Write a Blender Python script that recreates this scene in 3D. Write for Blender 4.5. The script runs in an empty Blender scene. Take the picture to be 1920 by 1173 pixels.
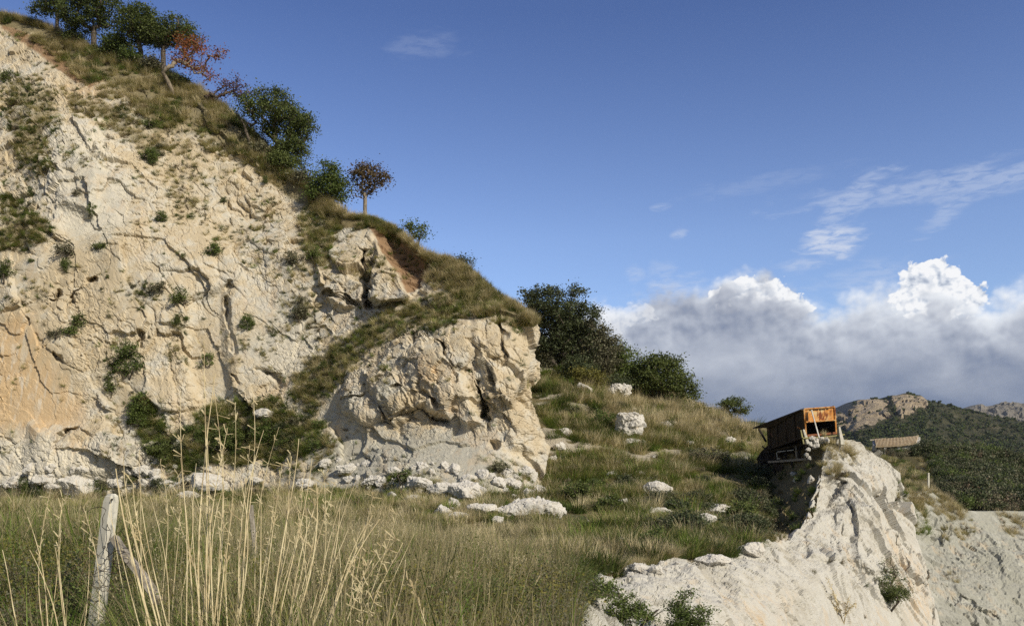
import bpy, bmesh, math, random
import numpy as np
from math import radians, pi, sin, cos
from mathutils import Vector, Matrix, Euler
from mathutils.bvhtree import BVHTree

random.seed(7)
rng = np.random.default_rng(7)
C = bpy.context.scene.collection
scene = bpy.context.scene

# ------------------------------------------------------------------ camera
F, CX, HY, EYE = 1600.0, 960.0, 880.0, 1.6
cam_d = bpy.data.cameras.new('camera')
cam = bpy.data.objects.new('camera', cam_d); C.objects.link(cam)
cam_d.sensor_width = 36.0
cam_d.lens = 36.0 * F / 1920.0
cam_d.shift_y = (HY - 586.5) / 1920.0
cam_d.clip_end = 9000; cam_d.clip_start = 0.1
cam.location = (0, 0, EYE); cam.rotation_euler = (radians(90), 0, 0)
scene.camera = cam
scene.render.resolution_x, scene.render.resolution_y = 1024, 625
scene.view_settings.view_transform = 'Standard'
scene.view_settings.look = 'None'
scene.view_settings.exposure = 0.0
scene.view_settings.gamma = 1.0
scene.cycles.max_bounces = 6
scene.cycles.diffuse_bounces = 2
scene.cycles.transparent_max_bounces = 6
scene.cycles.use_denoising = False

SUN_AZ, SUN_EL = radians(45), radians(33)     # azimuth from behind the camera towards the right
sun_dir = Vector((sin(SUN_AZ)*cos(SUN_EL), -cos(SUN_AZ)*cos(SUN_EL), sin(SUN_EL)))

# ------------------------------------------------------------------ node arithmetic
class V:
    """a scalar socket with operators"""
    def __init__(s, nt, k): s.nt, s.k = nt, k
    def _m(s, op, *a, clamp=False):
        n = s.nt.nodes.new('ShaderNodeMath'); n.operation = op; n.use_clamp = clamp
        for i, x in enumerate((s,)+a):
            if isinstance(x, V): s.nt.links.new(x.k, n.inputs[i])
            else: n.inputs[i].default_value = x
        return V(s.nt, n.outputs[0])
    def __add__(s, o): return s._m('ADD', o)
    __radd__ = __add__
    def __mul__(s, o): return s._m('MULTIPLY', o)
    __rmul__ = __mul__
    def __sub__(s, o): return s._m('SUBTRACT', o)
    def __rsub__(s, o): return (s*-1.0) + o
    def __truediv__(s, o): return s._m('DIVIDE', o)
    def pow(s, o): return s._m('POWER', o)
    def max(s, o): return s._m('MAXIMUM', o)
    def min(s, o): return s._m('MINIMUM', o)
    def smin(s, o, k): return s._m('SMOOTH_MIN', o, k)
    def abs(s): return s._m('ABSOLUTE')
    def sqrt(s): return s._m('SQRT')
    def ss(s, a, b, to0=0.0, to1=1.0):
        n = s.nt.nodes.new('ShaderNodeMapRange'); n.interpolation_type = 'SMOOTHSTEP'
        s.nt.links.new(s.k, n.inputs[0])
        for i, x in enumerate((a, b, to0, to1)): n.inputs[i+1].default_value = x
        return V(s.nt, n.outputs[0])
    def lin(s, a, b, to0=0.0, to1=1.0):
        n = s.nt.nodes.new('ShaderNodeMapRange'); n.clamp = True
        s.nt.links.new(s.k, n.inputs[0])
        for i, x in enumerate((a, b, to0, to1)): n.inputs[i+1].default_value = x
        return V(s.nt, n.outputs[0])

def set_in(nt, sock, x):
    if isinstance(x, V): nt.links.new(x.k, sock)
    elif isinstance(x, bpy.types.NodeSocket): nt.links.new(x, sock)
    else: sock.default_value = x
DIM = '2D'          # the sky's noise lives on two angles; surfaces use 3D
def noise(nt, vec, scale=1.0, detail=4.0, rough=0.55, dist=0.0, lac=2.0, out=0):
    n = nt.nodes.new('ShaderNodeTexNoise'); n.noise_dimensions = DIM
    if vec is not None: nt.links.new(vec, n.inputs['Vector'])
    n.inputs['Scale'].default_value = scale; n.inputs['Detail'].default_value = detail
    n.inputs['Roughness'].default_value = rough; n.inputs['Distortion'].default_value = dist
    n.inputs['Lacunarity'].default_value = lac
    return V(nt, n.outputs[0]) if out == 0 else n.outputs[1]
def vmap(nt, vec, loc=(0,0,0), scale=(1,1,1), rot=(0,0,0)):
    n = nt.nodes.new('ShaderNodeMapping')
    nt.links.new(vec, n.inputs[0])
    n.inputs[1].default_value = loc; n.inputs[2].default_value = rot; n.inputs[3].default_value = scale
    return n.outputs[0]
def comb(nt, x, y, z=0.0):
    n = nt.nodes.new('ShaderNodeCombineXYZ')
    for i, a in enumerate((x, y, z)): set_in(nt, n.inputs[i], a)
    return n.outputs[0]
def mix(nt, fac, a, b):
    n = nt.nodes.new('ShaderNodeMix'); n.data_type = 'RGBA'
    set_in(nt, n.inputs['Factor'], fac)
    for s_, x in ((n.inputs[6], a), (n.inputs[7], b)):
        if isinstance(x, tuple): s_.default_value = (*x, 1) if len(x) == 3 else x
        else: nt.links.new(x, s_)
    return n.outputs[2]
def ramp(nt, fac, stops, interp='LINEAR'):
    n = nt.nodes.new('ShaderNodeValToRGB'); n.color_ramp.interpolation = interp
    set_in(nt, n.inputs[0], fac)
    el = n.color_ramp.elements
    while len(el) < len(stops): el.new(0.5)
    for e, (p, c) in zip(el, stops): e.position = p; e.color = (*c, 1)
    return n.outputs[0]

def srgb(r, g, b):
    f = lambda c: (c/255/12.92) if c/255 <= 0.04045 else ((c/255+0.055)/1.055)**2.4
    return (f(r), f(g), f(b))

# ------------------------------------------------------------------ sky with its cloud bank
world = bpy.data.worlds.new('World'); scene.world = world; world.use_nodes = True
nt = world.node_tree
for n in list(nt.nodes): nt.nodes.remove(n)
SKY_STRENGTH = 0.1
bg = nt.nodes.new('ShaderNodeBackground'); bg.inputs[1].default_value = SKY_STRENGTH
wo = nt.nodes.new('ShaderNodeOutputWorld'); nt.links.new(bg.outputs[0], wo.inputs[0])
sky = nt.nodes.new('ShaderNodeTexSky'); sky.sky_type = 'NISHITA'; sky.sun_disc = False
sky.sun_elevation = SUN_EL
sky.sun_rotation = math.atan2(sun_dir.x, sun_dir.y)
sky.altitude = 600; sky.air_density = 1.0; sky.dust_density = 0.6; sky.ozone_density = 2.2
tc = nt.nodes.new('ShaderNodeTexCoord')
sep = nt.nodes.new('ShaderNodeSeparateXYZ'); nt.links.new(tc.outputs['Generated'], sep.inputs[0])
wx, wy, wz = (V(nt, o) for o in sep.outputs)
az = wx._m('ARCTAN2', wy)                       # compass angle, 0 = the way the quarry is seen
el = wz._m('ARCSINE')
def azel(px, py):
    a = math.atan2(px-CX, F)
    return a, math.atan2((HY-py)*cos(a), F)
hs = nt.nodes.new('ShaderNodeHueSaturation'); nt.links.new(sky.outputs[0], hs.inputs['Color'])
hs.inputs['Hue'].default_value = 0.512; hs.inputs['Saturation'].default_value = 1.0; hs.inputs['Value'].default_value = 0.92
tint = mix(nt, el.lin(0.26, 0.49), (1.50,1.60,1.72), (0.88,1.05,1.33))
tint = mix(nt, wy.ss(-0.1, 0.7), (0.80, 0.76, 0.72), tint)
tm = nt.nodes.new('ShaderNodeVectorMath'); tm.operation = 'MULTIPLY'
nt.links.new(hs.outputs[0], tm.inputs[0]); nt.links.new(tint, tm.inputs[1]); col = tm.outputs[0]
# cloud-top profile over azimuth
prof = [(400,760),(850,700),(1000,640),(1085,575),(1130,568),(1180,560),(1240,545),(1300,545),(1345,525),(1390,516),(1430,513),
        (1465,535),(1500,560),(1530,574),(1570,560),(1620,545),(1680,530),(1745,520),(1800,545),(1845,572),(1875,548),(1930,530),(2100,500),(2500,560),(3300,620)]
A0, A1, E0, E1 = -0.5, 1.2, 0.0, 0.4
fc = nt.nodes.new('ShaderNodeFloatCurve')
set_in(nt, fc.inputs['Value'], az.lin(A0, A1))
fc.inputs['Factor'].default_value = 1
cu = fc.mapping.curves[0]
pts = []
for px, py in prof:
    a, e = azel(px, py); pts.append(((a-A0)/(A1-A0), (e-E0)/(E1-E0)))
cu.points[0].location = (0, 0.05); cu.points[1].location = (1, 0.3)
for x, y in pts: cu.points.new(x, y)
fc.mapping.update()
top = V(nt, fc.outputs[0])*(E1-E0) + E0
q = comb(nt, az, el*1.15, 0.0)
def scale_c(c, k=1.0/SKY_STRENGTH):
    n = nt.nodes.new('ShaderNodeVectorMath'); n.operation = 'SCALE'; nt.links.new(c, n.inputs[0]); n.inputs['Scale'].default_value = k
    return n.outputs[0]
def ell(px, py, rx, ry, rot=0.0):
    """0 at the centre, 1 on the rim of an ellipse on the sky"""
    a0, e0 = azel(px, py); k = 1.0/F
    dx = (az - a0)/(rx*k); dy = (el - e0)/(ry*k*0.9)
    if rot:
        ddx = (az - a0)/k; ddy = (el - e0)/(k*0.9)
        dx = (ddx*cos(rot) + ddy*sin(rot))/rx; dy = (ddy*cos(rot) - ddx*sin(rot))/ry
    return (dx*dx + dy*dy).sqrt()
def puff(scale, loc, warp=0.35):
    """cauliflower: smooth rounded cells, two sizes, on a warped domain"""
    w = nt.nodes.new('ShaderNodeVectorMath'); w.operation = 'MULTIPLY_ADD'
    nt.links.new(noise(nt, vmap(nt, q, loc=loc), scale*0.8, 4, 0.6, out=1), w.inputs[0]); w.inputs[1].default_value = (warp/scale,)*3
    nt.links.new(vmap(nt, q, loc=loc), w.inputs[2]); tot = None
    for s_, a_ in ((scale, 0.60), (scale*2.3, 0.28), (scale*5.1, 0.16)):
        v = nt.nodes.new('ShaderNodeTexVoronoi'); v.voronoi_dimensions = '2D'; v.feature = 'SMOOTH_F1'; v.inputs['Smoothness'].default_value = 0.35; v.inputs['Scale'].default_value = s_
        nt.links.new(w.outputs[0], v.inputs['Vector']); t = (1.0 - V(nt, v.outputs['Distance']))*a_
        tot = t if tot is None else tot + t
    return tot                                     # about 0.35 .. 0.95
pA = puff(26, (3.1, 1.7, 0)); pB = puff(26, (3.1+0.0045, 1.7+0.0075, 0))
soft = noise(nt, vmap(nt, q, loc=(9.1, 4.7, 0), scale=(1, 1.5, 1)), 7.5, 3, 0.5, 0.25)
soft2 = noise(nt, vmap(nt, q, loc=(2.1, 8.7, 0), scale=(1, 1.25, 1)), 18, 5, 0.55, 0.35)
fine = noise(nt, vmap(nt, q, loc=(6.1, 8.7, 0)), 90, 6, 0.62, 0.3)
h = top + (pA - 0.62)*0.040 + (fine - 0.5)*0.008 + (soft2 - 0.5)*0.02 - el
edge_soft = soft.ss(0.35, 0.6)
dens = h.ss(-0.007, 0.018)*(1.0 - edge_soft*0.45) + h.ss(-0.012, 0.028)*edge_soft*0.45
relief = (pA - pB)*h.ss(0.10, 0.02)
body = el.ss(0.045, 0.135)
rim = h.ss(0.040, 0.0)
B = body*0.42 + 0.09 + relief*0.55 + (soft - 0.5)*0.60*el.ss(0.035, 0.10) + (soft2 - 0.5)*0.34*el.ss(0.03, 0.09) + rim*(soft.ss(0.38, 0.58)*0.30 + 0.10) + (fine-0.5)*0.06
ccol = ramp(nt, B, [(0.0, srgb(99,113,145)), (0.16, srgb(122,134,160)), (0.36, srgb(152,160,178)), (0.56, srgb(184,190,203)), (0.80, srgb(222,227,235)), (1.0, srgb(246,249,253))])
# bright cumulus towers standing behind the grey bank
pC = puff(46, (1.3, 5.2, 0), 0.5); pD = puff(46, (1.3+0.003, 5.2+0.005, 0), 0.5)
brk = (pC - 0.62)*0.85 + (fine - 0.5)*0.55 + (soft2-0.5)*0.5
def tower(es, k=0.25):
    t = ell(*es[0])
    for e_ in es[1:]: t = t.smin(ell(*e_), k)
    return t - brk
tw = tower(((1745,528,46,36),(1800,560,40,28),(1712,560,34,34),(1765,565,60,38),(1738,508,22,18),(1822,558,20,18)))
tw2 = tower(((1415,552,58,34),(1455,562,40,26),(1370,562,40,24),(1490,578,28,18)))
tw3 = tower(((1150,600,46,30),(1112,602,36,26),(1190,590,36,24)))
t1 = tw.ss(1.10, 0.92); t2 = tw2.ss(1.12, 0.92); t3 = tw3.ss(1.15, 0.85)
wl = ramp(nt, (pC - pD)*1.3 + 0.80 + (pC-0.62)*0.5, [(0.25, srgb(168,179,198)), (0.55, srgb(214,221,232)), (0.85, srgb(250,251,253))])
wl10, cc10 = scale_c(wl), scale_c(ccol)
front = (wy).ss(-0.1, 0.2)
# thin high cloud
qs = vmap(nt, q, scale=(1, 3.2, 1), rot=(0, 0, radians(18)))
cn = noise(nt, qs, 26, 6, 0.55, 0.35)
cn2 = noise(nt, qs, 50, 5, 0.6, 0.4)
cir = None
for px, py, rx, ry, rot, st in ((1740, 348, 210, 20, 0.05, .42), (1880, 336, 120, 22, 0.12, .42), (1600, 375, 70, 22, 0.65, .5), (1560, 400, 30, 18, 0.9, .42),
        (1780, 395, 60, 15, 0.7, .35), (1560, 452, 52, 30, 0.35, 1.0), (1575, 430, 28, 14, 0.2, .6), (1500, 497, 45, 11, 0.05, .45), (1240, 388, 18, 6, 0.1, .35),
        (1272, 438, 16, 8, 0.5, .45), (790, 85, 70, 18, 0.1, .13), (1190, 515, 18, 16, 0.2, .32), (1245, 508, 26, 20, 0., .28), (1640, 520, 90, 26, 0.1, .3), (1430, 345, 140, 14, 0.1, .12),
        (1265, 555, 60, 35, 0.1, .6)):
    m = ell(px, py, rx*1.25, ry*1.5, rot)
    w = (m + (cn-0.5)*1.5).ss(1.05, 0.25)*st
    cir = w if cir is None else cir.max(w)
cir = cir*cn2.ss(0.2, 0.62)
col = mix(nt, (cir*0.9*front)._m('MULTIPLY', 1.0, clamp=True), col, tuple(c/SKY_STRENGTH for c in srgb(205,215,235)))
col = mix(nt, t1*front, col, wl10)
col = mix(nt, t2*front, col, wl10)
col = mix(nt, dens*front*0.97, col, cc10)
col = mix(nt, t3*front*0.45, col, wl10)
# the bright tower tops rise out of the front of the bank
col = mix(nt, t1*front*(h + (soft2-0.5)*0.05 + (pA-0.62)*0.03).ss(0.030, 0.014), col, wl10)
col = mix(nt, t2*front*(h + (soft2-0.5)*0.06 + (pA-0.62)*0.03).ss(0.026, 0.004), col, wl10)
nt.links.new(col, bg.inputs[0])
DIM = '3D'
world.cycles.sampling_method = 'MANUAL'; world.cycles.sample_map_resolution = 512

sun_d = bpy.data.lights.new('sun', 'SUN'); sun_d.energy = 4.0; sun_d.angle = radians(0.53); sun_d.color = (1.0, 0.915, 0.765)
sun = bpy.data.objects.new('sun', sun_d); C.objects.link(sun)
sun.rotation_euler = sun_dir.to_track_quat('Z', 'Y').to_euler()
sun.location = (60, -40, 60)

# ------------------------------------------------------------------ helpers
def P(px, py, d): return Vector(((px-CX)/F*d, d, EYE+(HY-py)/F*d))
def prop(o, label=None, cat=None, group=None, kind=None):
    if label: o['label'] = label
    if cat: o['category'] = cat
    if group: o['group'] = group
    if kind: o['kind'] = kind
    return o
def empty(name, loc=(0,0,0), rz=0.0, **k):
    o = bpy.data.objects.new(name, None); C.objects.link(o); o.location = loc; o.rotation_euler = (0,0,rz)
    o.empty_display_size = 0.3
    return prop(o, **k)
def link_mesh(name, me, mats, parent=None, **k):
    o = bpy.data.objects.new(name, me); C.objects.link(o)
    for m in (mats if isinstance(mats, (list, tuple)) else [mats]): me.materials.append(m)
    if parent is not None: o.parent = parent
    return prop(o, **k)
def np_mesh(name, verts, quads=None, tris=None, smooth=False, matidx=None):
    me = bpy.data.meshes.new(name)
    verts = np.asarray(verts, dtype=np.float32)
    me.vertices.add(len(verts)); me.vertices.foreach_set('co', verts.ravel())
    li, ls, n = [], [], 0
    if quads is not None and len(quads):
        quads = np.asarray(quads, dtype=np.int32); li.append(quads.ravel()); ls.append(np.arange(len(quads))*4); n = len(quads)*4
    if tris is not None and len(tris):
        tris = np.asarray(tris, dtype=np.int32); li.append(tris.ravel()); ls.append(n + np.arange(len(tris))*3)
    li = np.concatenate(li).astype(np.int32); ls = np.concatenate(ls).astype(np.int32)
    me.loops.add(len(li)); me.loops.foreach_set('vertex_index', li)
    me.polygons.add(len(ls)); me.polygons.foreach_set('loop_start', ls)
    if matidx is not None: me.polygons.foreach_set('material_index', np.asarray(matidx, dtype=np.int32))
    me.update(calc_edges=True); me.validate()
    me.polygons.foreach_set('use_smooth', np.full(len(ls), smooth, dtype=bool))
    return me
def add_attr(me, name, arr):
    a = me.attributes.new(name, 'FLOAT', 'POINT'); a.data.foreach_set('value', np.asarray(arr, dtype=np.float32).ravel())

# ------------------------------------------------------------------ noise for geometry
def _h(ix, iy, iz, seed):
    h = ix.astype(np.uint32)*np.uint32(374761393) + iy.astype(np.uint32)*np.uint32(668265263) + iz.astype(np.uint32)*np.uint32(3266489917) + np.uint32(seed*1274126177 & 0xffffffff)
    for m in (2246822519, 3266489917, 2654435761):
        h = (h ^ (h >> np.uint32(15)))*np.uint32(m)
    return h ^ (h >> np.uint32(16))
def _u(h): return (h & np.uint32(0xffffff)).astype(np.float32)/np.float32(0xffffff)
def vnoise(p, seed=0):
    """value noise in -1..1, p (...,3)"""
    i = np.floor(p).astype(np.int64); f = (p - i).astype(np.float32); f = f*f*f*(f*(f*6-15)+10)
    out = 0
    for dx in (0, 1):
        wx_ = f[..., 0] if dx else 1-f[..., 0]
        for dy in (0, 1):
            wy_ = f[..., 1] if dy else 1-f[..., 1]
            for dz in (0, 1):
                wz_ = f[..., 2] if dz else 1-f[..., 2]
                out = out + wx_*wy_*wz_*_u(_h(i[..., 0]+dx, i[..., 1]+dy, i[..., 2]+dz, seed))
    return out*2-1
def fbm(p, octs=4, seed=0, gain=0.5, lac=2.03):
    s = 0; a = 1.0; t = 0
    for o in range(octs):
        s = s + a*vnoise(p*lac**o + o*17.3, seed+o); t += a; a *= gain
    return s/t*1.6
def facet(p, seed=0, tilt=1.0):
    """flat tilted facets per random cell: (height about -1..1, distance to the cell's border)"""
    b = np.floor(p - 0.5).astype(np.int64)
    f1 = np.full(p.shape[:-1], 9e9, np.float32); f2 = f1.copy(); hgt = np.zeros_like(f1)
    for dx in (0, 1):
        for dy in (0, 1):
            for dz in (0, 1):
                c = b + np.array((dx, dy, dz))
                h0 = _h(c[..., 0], c[..., 1], c[..., 2], seed)
                r = [_u(_h(c[..., 0], c[..., 1], c[..., 2], seed+k+1)) for k in range(6)]
                v = [(p[..., k] - c[..., k] - 0.12 - 0.76*r[k]).astype(np.float32) for k in range(3)]
                d = v[0]**2 + v[1]**2 + v[2]**2
                hh = (_u(h0)-0.5)*1.1 + tilt*((r[3]-0.5)*v[0] + (r[4]-0.5)*v[1] + (r[5]-0.5)*v[2])*2.2
                near = d < f1
                f2 = np.where(near, f1, np.minimum(f2, d)); hgt = np.where(near, hh, hgt); f1 = np.where(near, d, f1)
    return hgt, np.sqrt(f2)-np.sqrt(f1)
def rock(p, s=1.0, rough=1.0, seed=0, big=1.0):
    """displacement in metres of a fractured limestone face"""
    w = p.astype(np.float32)
    w = w + 0.17*s*np.stack([fbm(p/(0.9*s)+k*31.7, 4, seed+40+k, 0.6) for k in range(3)], -1) + 0.5*s*np.stack([fbm(p/(5*s)+k*11.7, 2, seed+60+k) for k in range(3)], -1)
    sk = w*np.array((1.0, 1.0, 0.78), np.float32); sk = sk + 0.45*w[..., 2:3]*np.array((1, 0, 0), np.float32)
    d = 0.45*big*s*fbm(p/(7.0*s), 3, seed+80)
    for sc, am, cr in ((4.6, 0.36*big, 0.0), (2.3, 0.25*big, 0.05), (1.05, 0.125*rough, 0.05), (0.46, 0.062*rough, 0.03), (0.23, 0.034*rough, 0.015)):
        hh, e = facet(sk/(sc*s), seed + int(sc*10))
        mod = 1.0 if sc > 3 else np.clip(0.7 + 2.0*vnoise(p/(3.6*s)+sc*7, seed+int(sc*13)), 0.04, 2.4)
        d = d + am*s*hh*mod
        if cr: d = d - cr*s*np.exp(-(e/0.05)**2)*mod
    return d
def tps(pts, vals, smooth=1e-3):
    """thin plate spline through scattered 2-D points"""
    pts = np.asarray(pts, float); vals = np.asarray(vals, float); n = len(pts)
    sc = np.abs(pts).max(); X = pts/sc
    def K(a, b):
        r2 = ((a[:, None]-b[None])**2).sum(-1); return np.where(r2 > 0, 0.5*r2*np.log(r2+1e-20), 0)
    A = np.zeros((n+3, n+3)); A[:n, :n] = K(X, X) + smooth*np.eye(n); A[:n, n] = 1; A[:n, n+1:] = X; A[n, :n] = 1; A[n+1:, :n] = X.T
    w = np.linalg.solve(A, np.concatenate([vals, np.zeros(3)]))
    def f(x, y):
        sh = np.shape(x); Q = np.stack([np.ravel(x), np.ravel(y)], 1)/sc; out = np.empty(len(Q))
        for i in range(0, len(Q), 50000):
            q_ = Q[i:i+50000]; out[i:i+50000] = K(q_, X) @ w[:n] + w[n] + q_ @ w[n+1:]
        return out.reshape(sh)
    return f
def interp(pts, x):
    p = np.asarray(pts, float); return np.interp(x, p[:, 0], p[:, 1])
def smooth1(a, n, axis=0):
    k = np.hanning(n+2)[1:-1]; k /= k.sum()
    pad = [(0, 0)]*a.ndim; pad[axis] = (n//2, n//2); ap = np.pad(a, pad, mode='edge')
    return np.apply_along_axis(lambda v: np.convolve(v, k, 'valid'), axis, ap)
def in_poly(px, py, poly):
    inside = np.zeros(np.shape(px), bool); n = len(poly)
    for i in range(n):
        (x0, y0), (x1, y1) = poly[i], poly[(i+1) % n]
        c = ((y0 > py) != (y1 > py)) & (px < (x1-x0)*(py-y0)/((y1-y0) or 1e-9)+x0); inside ^= c
    return inside
def seg_dist(px, py, line, closed=False):
    d = np.full(np.shape(px), 1e9); n = len(line); 
    for i in range(n if closed else n-1):
        (x0, y0), (x1, y1) = line[i][:2], line[(i+1) % n][:2]
        t = np.clip(((px-x0)*(x1-x0)+(py-y0)*(y1-y0))/max((x1-x0)**2+(y1-y0)**2, 1e-9), 0, 1)
        d = np.minimum(d, np.hypot(px-x0-t*(x1-x0), py-y0-t*(y1-y0)))
    return d
def sdf(px, py, poly): 
    d = seg_dist(px, py, poly, True); return np.where(in_poly(px, py, poly), -d, d)
def sstep(a, b, x):
    t = np.clip((x-a)/(b-a), 0, 1); return t*t*(3-2*t)
def grid_quads(nr, nc):
    i = np.arange((nr-1)*(nc-1)); r, c = i//(nc-1), i % (nc-1); a = r*nc+c
    return np.stack([a, a+nc, a+nc+1, a+1], 1)
def grid_normals(G):
    du = np.gradient(G, axis=1); dv = np.gradient(G, axis=0)
    n = np.cross(dv, du); n /= np.linalg.norm(n, axis=-1, keepdims=True)+1e-9
    return n
def surf_mesh(name, G, flip=False):
    nr, nc = G.shape[:2]; qd = grid_quads(nr, nc)
    if flip: qd = qd[:, ::-1]
    return np_mesh(name, G.reshape(-1, 3), quads=qd)
class Caster:
    def __init__(s): s.parts = []
    def add(s, tag, G, step=3):
        g = G[::step, ::step]; nr, nc = g.shape[:2]
        s.parts.append((tag, BVHTree.FromPolygons([tuple(v) for v in g.reshape(-1, 3).tolist()], grid_quads(nr, nc).tolist())))
    def hit(s, px, py, tags=None):
        o = Vector((0, 0, EYE)); d = (P(px, py, 10.0)-o).normalized(); best = None
        for tag, b in s.parts:
            if tags and tag not in tags: continue
            loc, nor, i, dist = b.ray_cast(o, d)
            if loc is not None and (best is None or dist < best[3]): best = (loc, nor, tag, dist)
        return best
    def drop(s, x, y, tags=None, z=200.0):
        o = Vector((x, y, z)); best = None
        for tag, b in s.parts:
            if tags and tag not in tags: continue
            loc, nor, i, dist = b.ray_cast(o, Vector((0, 0, -1)))
            if loc is not None and (best is None or dist < best[3]): best = (loc, nor, tag, dist)
        return best
cast = Caster()
# ------------------------------------------------------------------ materials
def new_mat(name):
    m = bpy.data.materials.new(name); m.use_nodes = True; nt = m.node_tree
    b = nt.nodes['Principled BSDF']; b.inputs['Roughness'].default_value = 0.9; b.inputs['Specular IOR Level'].default_value = 0.2
    return m, nt, b
def attr(nt, name):
    n = nt.nodes.new('ShaderNodeAttribute'); n.attribute_name = name; return V(nt, n.outputs['Fac'])
def objco(nt):
    return nt.nodes.new('ShaderNodeTexCoord').outputs['Object']
def bump(nt, b, h, dist=0.1, strength=1.0, prev=None):
    n = nt.nodes.new('ShaderNodeBump'); n.inputs['Distance'].default_value = dist; n.inputs['Strength'].default_value = strength
    set_in(nt, n.inputs['Height'], h)
    if prev is not None: nt.links.new(prev, n.inputs['Normal'])
    if b is not None: nt.links.new(n.outputs[0], b.inputs['Normal'])
    return n.outputs[0]
def rock_material(name, s=1.0, cream=(0.555,0.465,0.32), white=(0.635,0.585,0.475), k=1.0, tint=None):
    m, nt, b = new_mat(name); co = objco(nt)
    a_o, a_e, a_g, a_v, a_w = (attr(nt, x) for x in ('ochre', 'earth', 'grey', 'veg', 'white'))
    n1 = noise(nt, co, 0.22/s, 5, 0.6, 0.4); n2 = noise(nt, vmap(nt, co, loc=(7, 3, 1)), 1.1/s, 6, 0.65, 0.3)
    n3 = noise(nt, vmap(nt, co, loc=(17, 3, 1)), 7.0/s, 5, 0.7)
    st = noise(nt, vmap(nt, co, scale=(1.0, 1.0, 0.09)), 1.4/s, 5, 0.6, 0.2)          # vertical staining
    c = mix(nt, ((n1*0.55 + n2*0.45 + a_w*0.3)).ss(0.42, 0.60), cream, white)
    c = mix(nt, (n2*0.5 + n1*0.5).ss(0.50, 0.60)*0.6, c, (0.50, 0.485, 0.435))          # grey weathering
    c = mix(nt, (a_g + (n2-0.5)*0.6).ss(0.25, 0.75)*0.8, c, (0.47, 0.455, 0.385) if s > 0.9 or s < 0.6 else (0.34, 0.335, 0.285))
    oc = mix(nt, n3, (0.58, 0.385, 0.19), (0.64, 0.49, 0.30))
    sx = noise(nt, vmap(nt, co, loc=(4, 4, 4), scale=(1.0, 1.0, 0.07)), 2.2/s, 6, 0.62, 0.25)
    c = mix(nt, (a_o*(0.1 + st*1.8) + (n2-0.5)*0.9 + (sx-0.5)*0.9*a_o).ss(0.30, 0.95)*0.9, c, oc)
    c = mix(nt, (a_o*sx.ss(0.54, 0.66)*n1.ss(0.35, 0.6)*0.8), c, (0.74, 0.68, 0.57))
    c = mix(nt, ((st-0.5)*1.3 + (n1-0.5)).ss(0.08, 0.3)*0.5, c, (0.55, 0.44, 0.30))
    c = mix(nt, ((0.5-st)*1.4 + (n2-0.5)*0.5).ss(0.06, 0.25)*0.45, c, tuple(x*1.06 for x in white))
    ec = mix(nt, n3, (0.22, 0.13, 0.07), (0.36, 0.235, 0.135))
    c = mix(nt, (a_e + (n2-0.5)*0.7).ss(0.35, 0.7)*0.95, c, ec)
    c = mix(nt, (a_v + (n2-0.5)*0.9).ss(0.40, 0.75)*0.88, c, mix(nt, n3, (0.15, 0.13, 0.06), (0.26, 0.215, 0.12)))
    dk = noise(nt, vmap(nt, co, loc=(2, 9, 1)), 3.3/s, 6, 0.72, 0.4)
    c = mix(nt, dk.ss(0.62, 0.72)*0.45, c, (0.22, 0.20, 0.15))                          # lichen and dirt
    if k != 1.0 or tint:
        t = tint or (1, 1, 1); c = mix_mul(nt, c, tuple(k*x for x in t))
    nt.links.new(c, b.inputs['Base Color'])
    b.inputs['Roughness'].default_value = 0.95; b.inputs['Specular IOR Level'].default_value = 0.1
    hh = noise(nt, co, 2.6/s, 9, 0.74, 0.2)*0.6
    bump(nt, b, hh, 0.22*s, 0.5)
    return m
M_far = None
def mix_mul(nt, c, t):
    n = nt.nodes.new('ShaderNodeMix'); n.data_type = 'RGBA'; n.blend_type = 'MULTIPLY'; n.inputs['Factor'].default_value = 1
    nt.links.new(c, n.inputs[6]); n.inputs[7].default_value = (*t, 1); return n.outputs[2]
def soil_material(name, s=1.0, a=(0.20,0.165,0.075), b_=(0.30,0.245,0.14), g=(0.085,0.10,0.035)):
    m, nt, b = new_mat(name); co = objco(nt)
    n1 = noise(nt, co, 0.35/s, 5, 0.65, 0.3); n2 = noise(nt, co, 2.2/s, 7, 0.72); n3 = noise(nt, co, 9/s, 6, 0.75)
    c = mix(nt, n2.ss(0.35, 0.65), a, b_)
    c = mix(nt, (n1*0.6+n2*0.4).ss(0.46, 0.58)*0.8, c, g)
    c = mix(nt, (n3*0.6+n1*0.4).ss(0.56, 0.66)*0.8, c, (0.48, 0.42, 0.31))
    aw = attr(nt, 'white'); c = mix(nt, (aw + (n2-0.5)).ss(0.45, 0.7), c, (0.55, 0.49, 0.38))
    nt.links.new(c, b.inputs['Base Color']); bump(nt, b, n2*0.5+n3*0.5, 0.25*s, 1.0)
    return m
M_cliff = rock_material('cliff_rock', 1.0)
M_bank = rock_material('bank_rock', 0.55, cream=(0.46, 0.43, 0.36), white=(0.56, 0.54, 0.48))
M_grey = rock_material('grey_rock', 0.8, cream=(0.38, 0.375, 0.31), white=(0.52, 0.515, 0.45))
M_boulder = rock_material('boulder_rock', 0.3, cream=(0.52, 0.46, 0.365), white=(0.64, 0.61, 0.55))
M_soil = soil_material('grassy_soil')

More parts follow.
